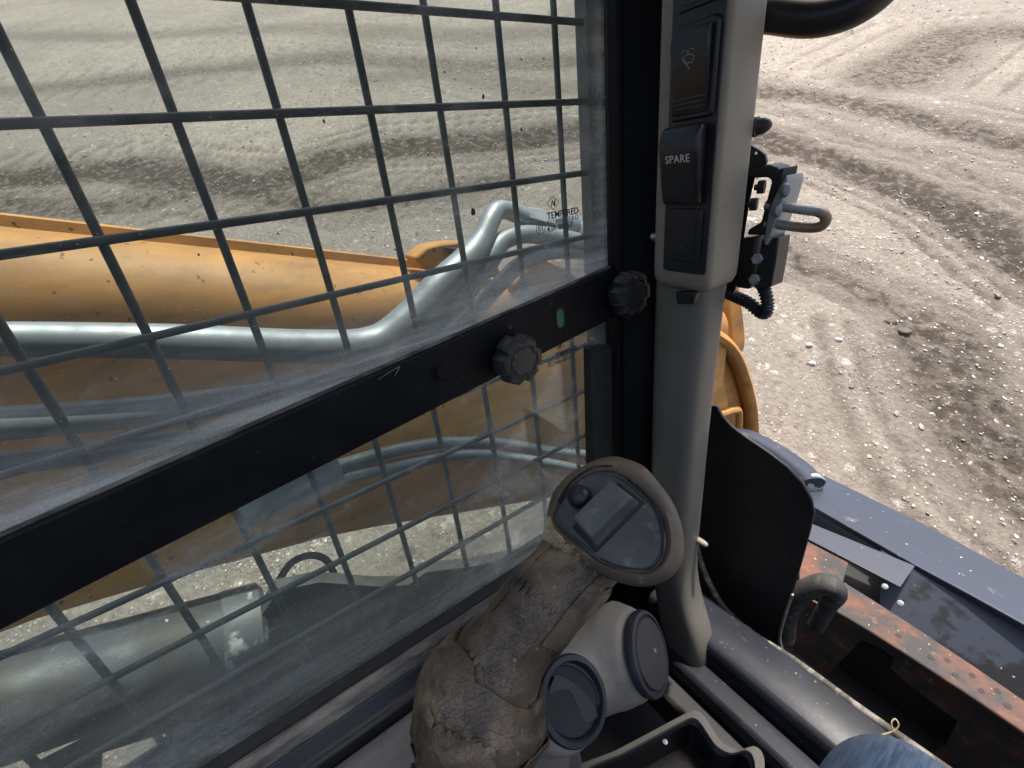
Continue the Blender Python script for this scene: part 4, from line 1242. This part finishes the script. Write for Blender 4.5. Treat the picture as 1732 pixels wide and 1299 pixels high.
pipe('hydraulic_pipe', [(-420, 850, -.73), (-100, 800, -.73), (0, 786, -.73), (160, 764, -.73), (300, 745, -.73), (460, 730, -.73), (560, 725, -.73)], 20, M['galv'], 'steel pipe lowest at the left edge, just above the beam')
pipe('hydraulic_pipe', [(540, 800, -.76), (620, 775, -.76), (690, 757, -.76), (760, 748, -.76), (850, 750, -.76), (930, 762, -.76), (1020, 772, -.76)], 10, M['galv'], 'thin steel pipe seen through the lower pane, upper of two')
pipe('hydraulic_pipe', [(540, 822, -.75), (620, 800, -.75), (700, 782, -.75), (790, 768, -.75), (880, 775, -.75), (1020, 800, -.75)], 10, M['galv'], 'thin steel pipe seen through the lower pane, lower of two')
pipe('pipe_sleeve', [(400, 870, -.74), (480, 830, -.74), (520, 812, -.74), (574, 790, -.74)], 30, M['fender'], 'pale wide sleeve on the thin pipes below the beam', 'sleeve')
ft = thing('hose_fitting', P(905, 372, 'x', -.77), 'pale steel hex fitting and hose end behind the glass marking', 'fitting')
def lat(name, pts, prof_r, mat, parent, n=6):
    q_ = [P(a, b, 'x', x) for a, b, x in pts]
    bm = bmesh.new()
    add_loft(bm, tube_rings(q_, [PX(r, p) for r, p in zip(prof_r, q_)], n))
    return finish(name, bm, mat, parent, smooth=30, bevel=.0015)
lat('hex_nut', [(884, 368, -.772), (904, 374, -.774), (926, 379, -.776)], [20, 23, 21], M['fender'], ft, 6)
lat('hose_end', [(926, 379, -.776), (955, 380, -.778), (985, 390, -.78), (1020, 404, -.785)], [17, 21, 21, 20], M['galv'], ft, 14)
lat('ferrule_band', [(968, 392, -.774), (978, 396, -.774)], [23, 23], M['fender'], ft, 14)

# ================================================================== MACHINE SIDE below the arm
M['chipped'] = surf('chipped_grey_paint', (.105, .115, .13), (.55, .57, .58), 22, .55, .60, rough=.5, dirt=(.10, .09, .075), dscale=30, dlo=.5, dhi=.7, bump=.1, bscale=60)
cyl = thing('lift_cylinder', P(200, 1120, 'x', -.70), 'thick grey hydraulic cylinder low outside the lower pane', 'cylinder')
c0, c1 = P(-300, 1290, 'x', -.70), P(430, 1062, 'x', -.70)
rr_ = .070
tube('barrel', [c0, (c0 + c1) / 2, c1], rr_, M['cylpaint'], cyl, n=36, sm=4)
cd_ = (c1 - c0).normalized()
lathe('gland', c1 - cd_ * .005, cd_, [(.0705, -.04), (.0715, -.038), (.0715, .012), (.062, .02), (.03, .022), (.03, .05)], M['chipped'], cyl, n=36)
hs = [P(470, 985, 'x', -.74), P(490, 955, 'x', -.75), P(512, 942, 'x', -.75), P(536, 940, 'x', -.75), P(556, 952, 'x', -.74), P(570, 985, 'x', -.72)]
tag(tube('hydraulic_hose', hs, PX(6, hs[2]), M['hose'], None, n=12, origin=hs[0]), 'short black looped hose beyond the grey cylinder end', 'hose')
ch = thing('chassis', Vector((-.66, 0, -1.25)), 'dark dirty loader chassis side below the lower pane', 'chassis')
M['chassis'] = surf('muddy_chassis', (.075, .080, .080), (.045, .048, .047), 12, .35, .65, rough=.7, dirt=(.13, .12, .10), dscale=26, dlo=.5, dhi=.74, bump=.3, bscale=60)
cpoly = [(40, 1330), (170, 1262), (285, 1222), (300, 1170), (380, 1125), (430, 1060), (470, 1000), (540, 985), (640, 992), (690, 990), (720, 968), (800, 958), (900, 938), (1010, 900), (1010, 1180), (600, 1500), (285, 1500), (280, 1240), (170, 1275), (160, 1500), (40, 1500)]
holed('side_plate', [P(a, b, 'x', -.66) for a, b in cpoly], [], Vector((-.03, 0, 0)), M['chassis'], ch)
px_('brown_block', [(296, 1160), (382, 1142), (390, 1168), (372, 1206), (330, 1222), (312, 1222), (298, 1210)], -.655, -.02, M['rust_mud'] if 'rust_mud' in M else M['seal'], ch, bevel=.004)
px_('torn_fender', [(150, 1400), (200, 1310), (262, 1268), (306, 1228), (330, 1226), (356, 1216), (358, 1204), (366, 1210), (385, 1202), (392, 1218), (340, 1268), (290, 1330), (270, 1400)], -.65, -.008, M['fender'], ch, bevel=.001)
box('dark_underlay', (-.62, -.7, -1.36), (.62, 1.03, -1.30), M['dark'], ch)  # dark sheet added below so the step cutout shows black, not ground

# ================================================================== FRONT FRAME beyond the sill
ff = thing('front_frame', Vector((-.1, 1.2, -1.2)), 'scratched blue black cross frame in front of the door sill', 'frame')
pz = lambda pts, z: [P(a, b, 'z', z) for a, b in pts]
prism('top_flange', pz([(1255, 742), (1290, 742), (1330, 768), (1378, 796), (1489, 850), (1600, 905), (1732, 977), (1900, 1068), (1900, 1150), (1732, 1056), (1640, 1005), (1547, 955), (1460, 905), (1378, 858), (1330, 830)], -1.05), (0, 0, -.02), M['bluegrey'], ff, bevel=.003)
ez = pz([(1240, 735), (1268, 740), (1310, 762), (1352, 792), (1376, 818)], -1.02)
tube('rounded_end', ez, .038, M['bluegrey'], ff, n=14, flat=.6)
fc_ = P(1380, 818, 'z', -1.03)
lathe('end_cap', fc_ - Vector((.01, 0, 0)), Vector((.8, -.5, .1)), [(.034, 0), (.034, .012), (.026, .018), (.008, .019), (.008, .014), (0, .014)], M['cap'], ff, n=24)
prism('step_tab', [P(1365, 882, 'z', -1.046), P(1548, 957, 'z', -1.046), P(1523, 993, 'z', -1.052), P(1365, 911, 'z', -1.052)], (0, 0, -.006), M['bluegrey'], ff, bevel=.0015)
bm = bmesh.new()
for ya, yb, o_ in ((1.262, 1.150, 0),):
    wu = [(1490, 930), (1547, 962), (1640, 1012), (1732, 1062), (1900, 1160)]
    wl = [(1488, 1040), (1560, 1096), (1640, 1150), (1732, 1212), (1900, 1340)]
    a_ = [P(x, y, 'y', ya) for x, y in wu]; b_ = [P(x, y, 'y', yb) for x, y in wl]
    sh = Vector((0, .006, -.012))
    add_loft(bm, [a_ + [p + sh for p in reversed(a_)], b_ + [p + sh for p in reversed(b_)]])
finish('inner_web', bm, M['bluedark'], ff, smooth=20)
prism('gap_shade_sheet', pz([(1340, 850), (1440, 880), (1570, 965), (1520, 1070), (1400, 1010)], -1.16), (0, 0, -.01), M['dark'], ff)  # dark sheet added so the gap under the tab reads as shade
for a, b in ((1497, 992), (1523, 1020)):
    lathe('web_bolt', P(a, b, 'y', 1.128), (0, -1, .6), [(.007, 0), (.006, .006), (0, .008)], M['cap'], ff, n=12)
rb = thing('rusty_step', Vector((.0, 1.0, -1.2)), 'rusty perforated step beam with a black cutout beyond the sill', 'step')
prism('tread', pz([(1424, 982), (1470, 1010), (1560, 1068), (1650, 1128), (1732, 1184), (1900, 1300), (1900, 1370), (1732, 1238), (1650, 1182), (1530, 1104), (1470, 1066), (1405, 1028)], -1.04), (0, 0, -.012), M['rust'], rb, bevel=.003)
prism('tread_end', pz([(1352, 900), (1380, 912), (1436, 946), (1432, 965), (1424, 990), (1352, 985)], -1.06), (0, 0, -.012), M['rust'], rb, bevel=.002)
yr = .985
hole = [(1393, 1150), (1420, 1120), (1457, 1083), (1485, 1094), (1513, 1112), (1506, 1130), (1540, 1160), (1585, 1195), (1619, 1219), (1612, 1235), (1597, 1263), (1560, 1290), (1480, 1250), (1420, 1200)]
outer = [(1300, 1040), (1345, 1000), (1405, 1034), (1470, 1072), (1530, 1110), (1650, 1188), (1732, 1244), (1900, 1376), (1900, 1600), (1500, 1600), (1300, 1300)]
holed('riser', [P(a, b, 'y', yr) for a, b in outer], [[P(a, b, 'y', yr) for a, b in hole]], Vector((0, .006, 0)), M['rust'], rb)
box('back_plate', (-.6, 1.03, -1.45), (.6, 1.04, -1.06), M['dark'], rb)  # dark backing added behind the riser so its cutout looks black
for a, b in [(1520, 1075), (1575, 1112), (1602, 1116), (1617, 1142), (1645, 1142), (1660, 1168), (1688, 1168), (1705, 1194)]:
    c = P(a, b, 'z', -1.0395)
    lathe('tread_hole', c, (0, 0, 1), [(.0060, 0), (.0055, .0008), (.0045, .0009), (.0042, .0005), (0, .0005)], M['rust'], rb, n=12)
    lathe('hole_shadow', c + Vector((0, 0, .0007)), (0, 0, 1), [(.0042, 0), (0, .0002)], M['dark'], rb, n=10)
hsx = [P(1328, 1080, 'y', .86), P(1334, 1035, 'y', .86), P(1352, 1006, 'y', .86), P(1382, 990, 'y', .87), P(1406, 990, 'y', .88), P(1412, 1003, 'y', .89), P(1398, 1028, 'y', .90), P(1380, 1060, 'y', .91)]
tag(tube('rubber_hose', hsx, [PX(14, hsx[0])] * 2 + [PX(17, hsx[2])] * 4 + [PX(13, hsx[6])] * 2, M['hose'] if 'hose' in M else M['rubber'], None, n=16, origin=hsx[0], wob=.05), 'thick dusty grey rubber hose bend beside the kick panel', 'hose')

# straw caught on the sill
stw = [P(1415, 1262, 'z', -.862), P(1450, 1256, 'z', -.855), P(1488, 1244, 'z', -.84), P(1512, 1236, 'z', -.83), P(1520, 1226, 'z', -.82), P(1514, 1216, 'z', -.815), P(1508, 1222, 'z', -.82), P(1510, 1236, 'z', -.83)]
tag(tube('straw', stw, .0011, M['straw'], None, n=6, origin=stw[0]), 'thin dry straw with a curled end on the door sill', 'straw')

# ================================================================== OPERATOR'S LEG (seated, jeans)
def leg_mesh():
    kn = P(1522, 1390, 'z', -.60)
    j = [(Vector((.02, -.22, -.70)), .088), (Vector((.01, -.02, -.675)), .084), (Vector((.0, .16, -.655)), .076), (kn + Vector((.006, -.09, .0)), .067), (kn + Vector((0, -.025, .012)), .064), (kn + Vector((-.002, .022, -.020)), .062), (kn + Vector((-.005, .030, -.10)), .058), (kn + Vector((-.008, .01, -.24)), .054), (kn + Vector((-.01, -.01, -.40)), .05), (kn + Vector((-.01, -.015, -.53)), .05)]
    ln = smooth_line([p for p, r in j], 6)
    rr = []
    for i in range(len(j) - 1): rr += [j[i][1] + (j[i + 1][1] - j[i][1]) * k / 6 for k in range(6)]
    rr.append(j[-1][1])
    rg = tube_rings(ln, rr, 36)
    for i, ring in enumerate(rg):
        for k, q_ in enumerate(ring):
            f = .05 * mnoise.noise(q_ * 13) + .02 * mnoise.noise(Vector((q_.x * 60, q_.y * 20, q_.z * 60)))
            ring[k] = ln[i] + (q_ - ln[i]) * (1 + f)
    bm = bmesh.new()
    add_loft(bm, rg)
    return bm
pe = tag(finish('person', leg_mesh(), M['denim'], None, origin=Vector((.0, .1, -.7)), smooth=80, sub=1), 'knee of the seated operator in faded blue jeans', 'person')
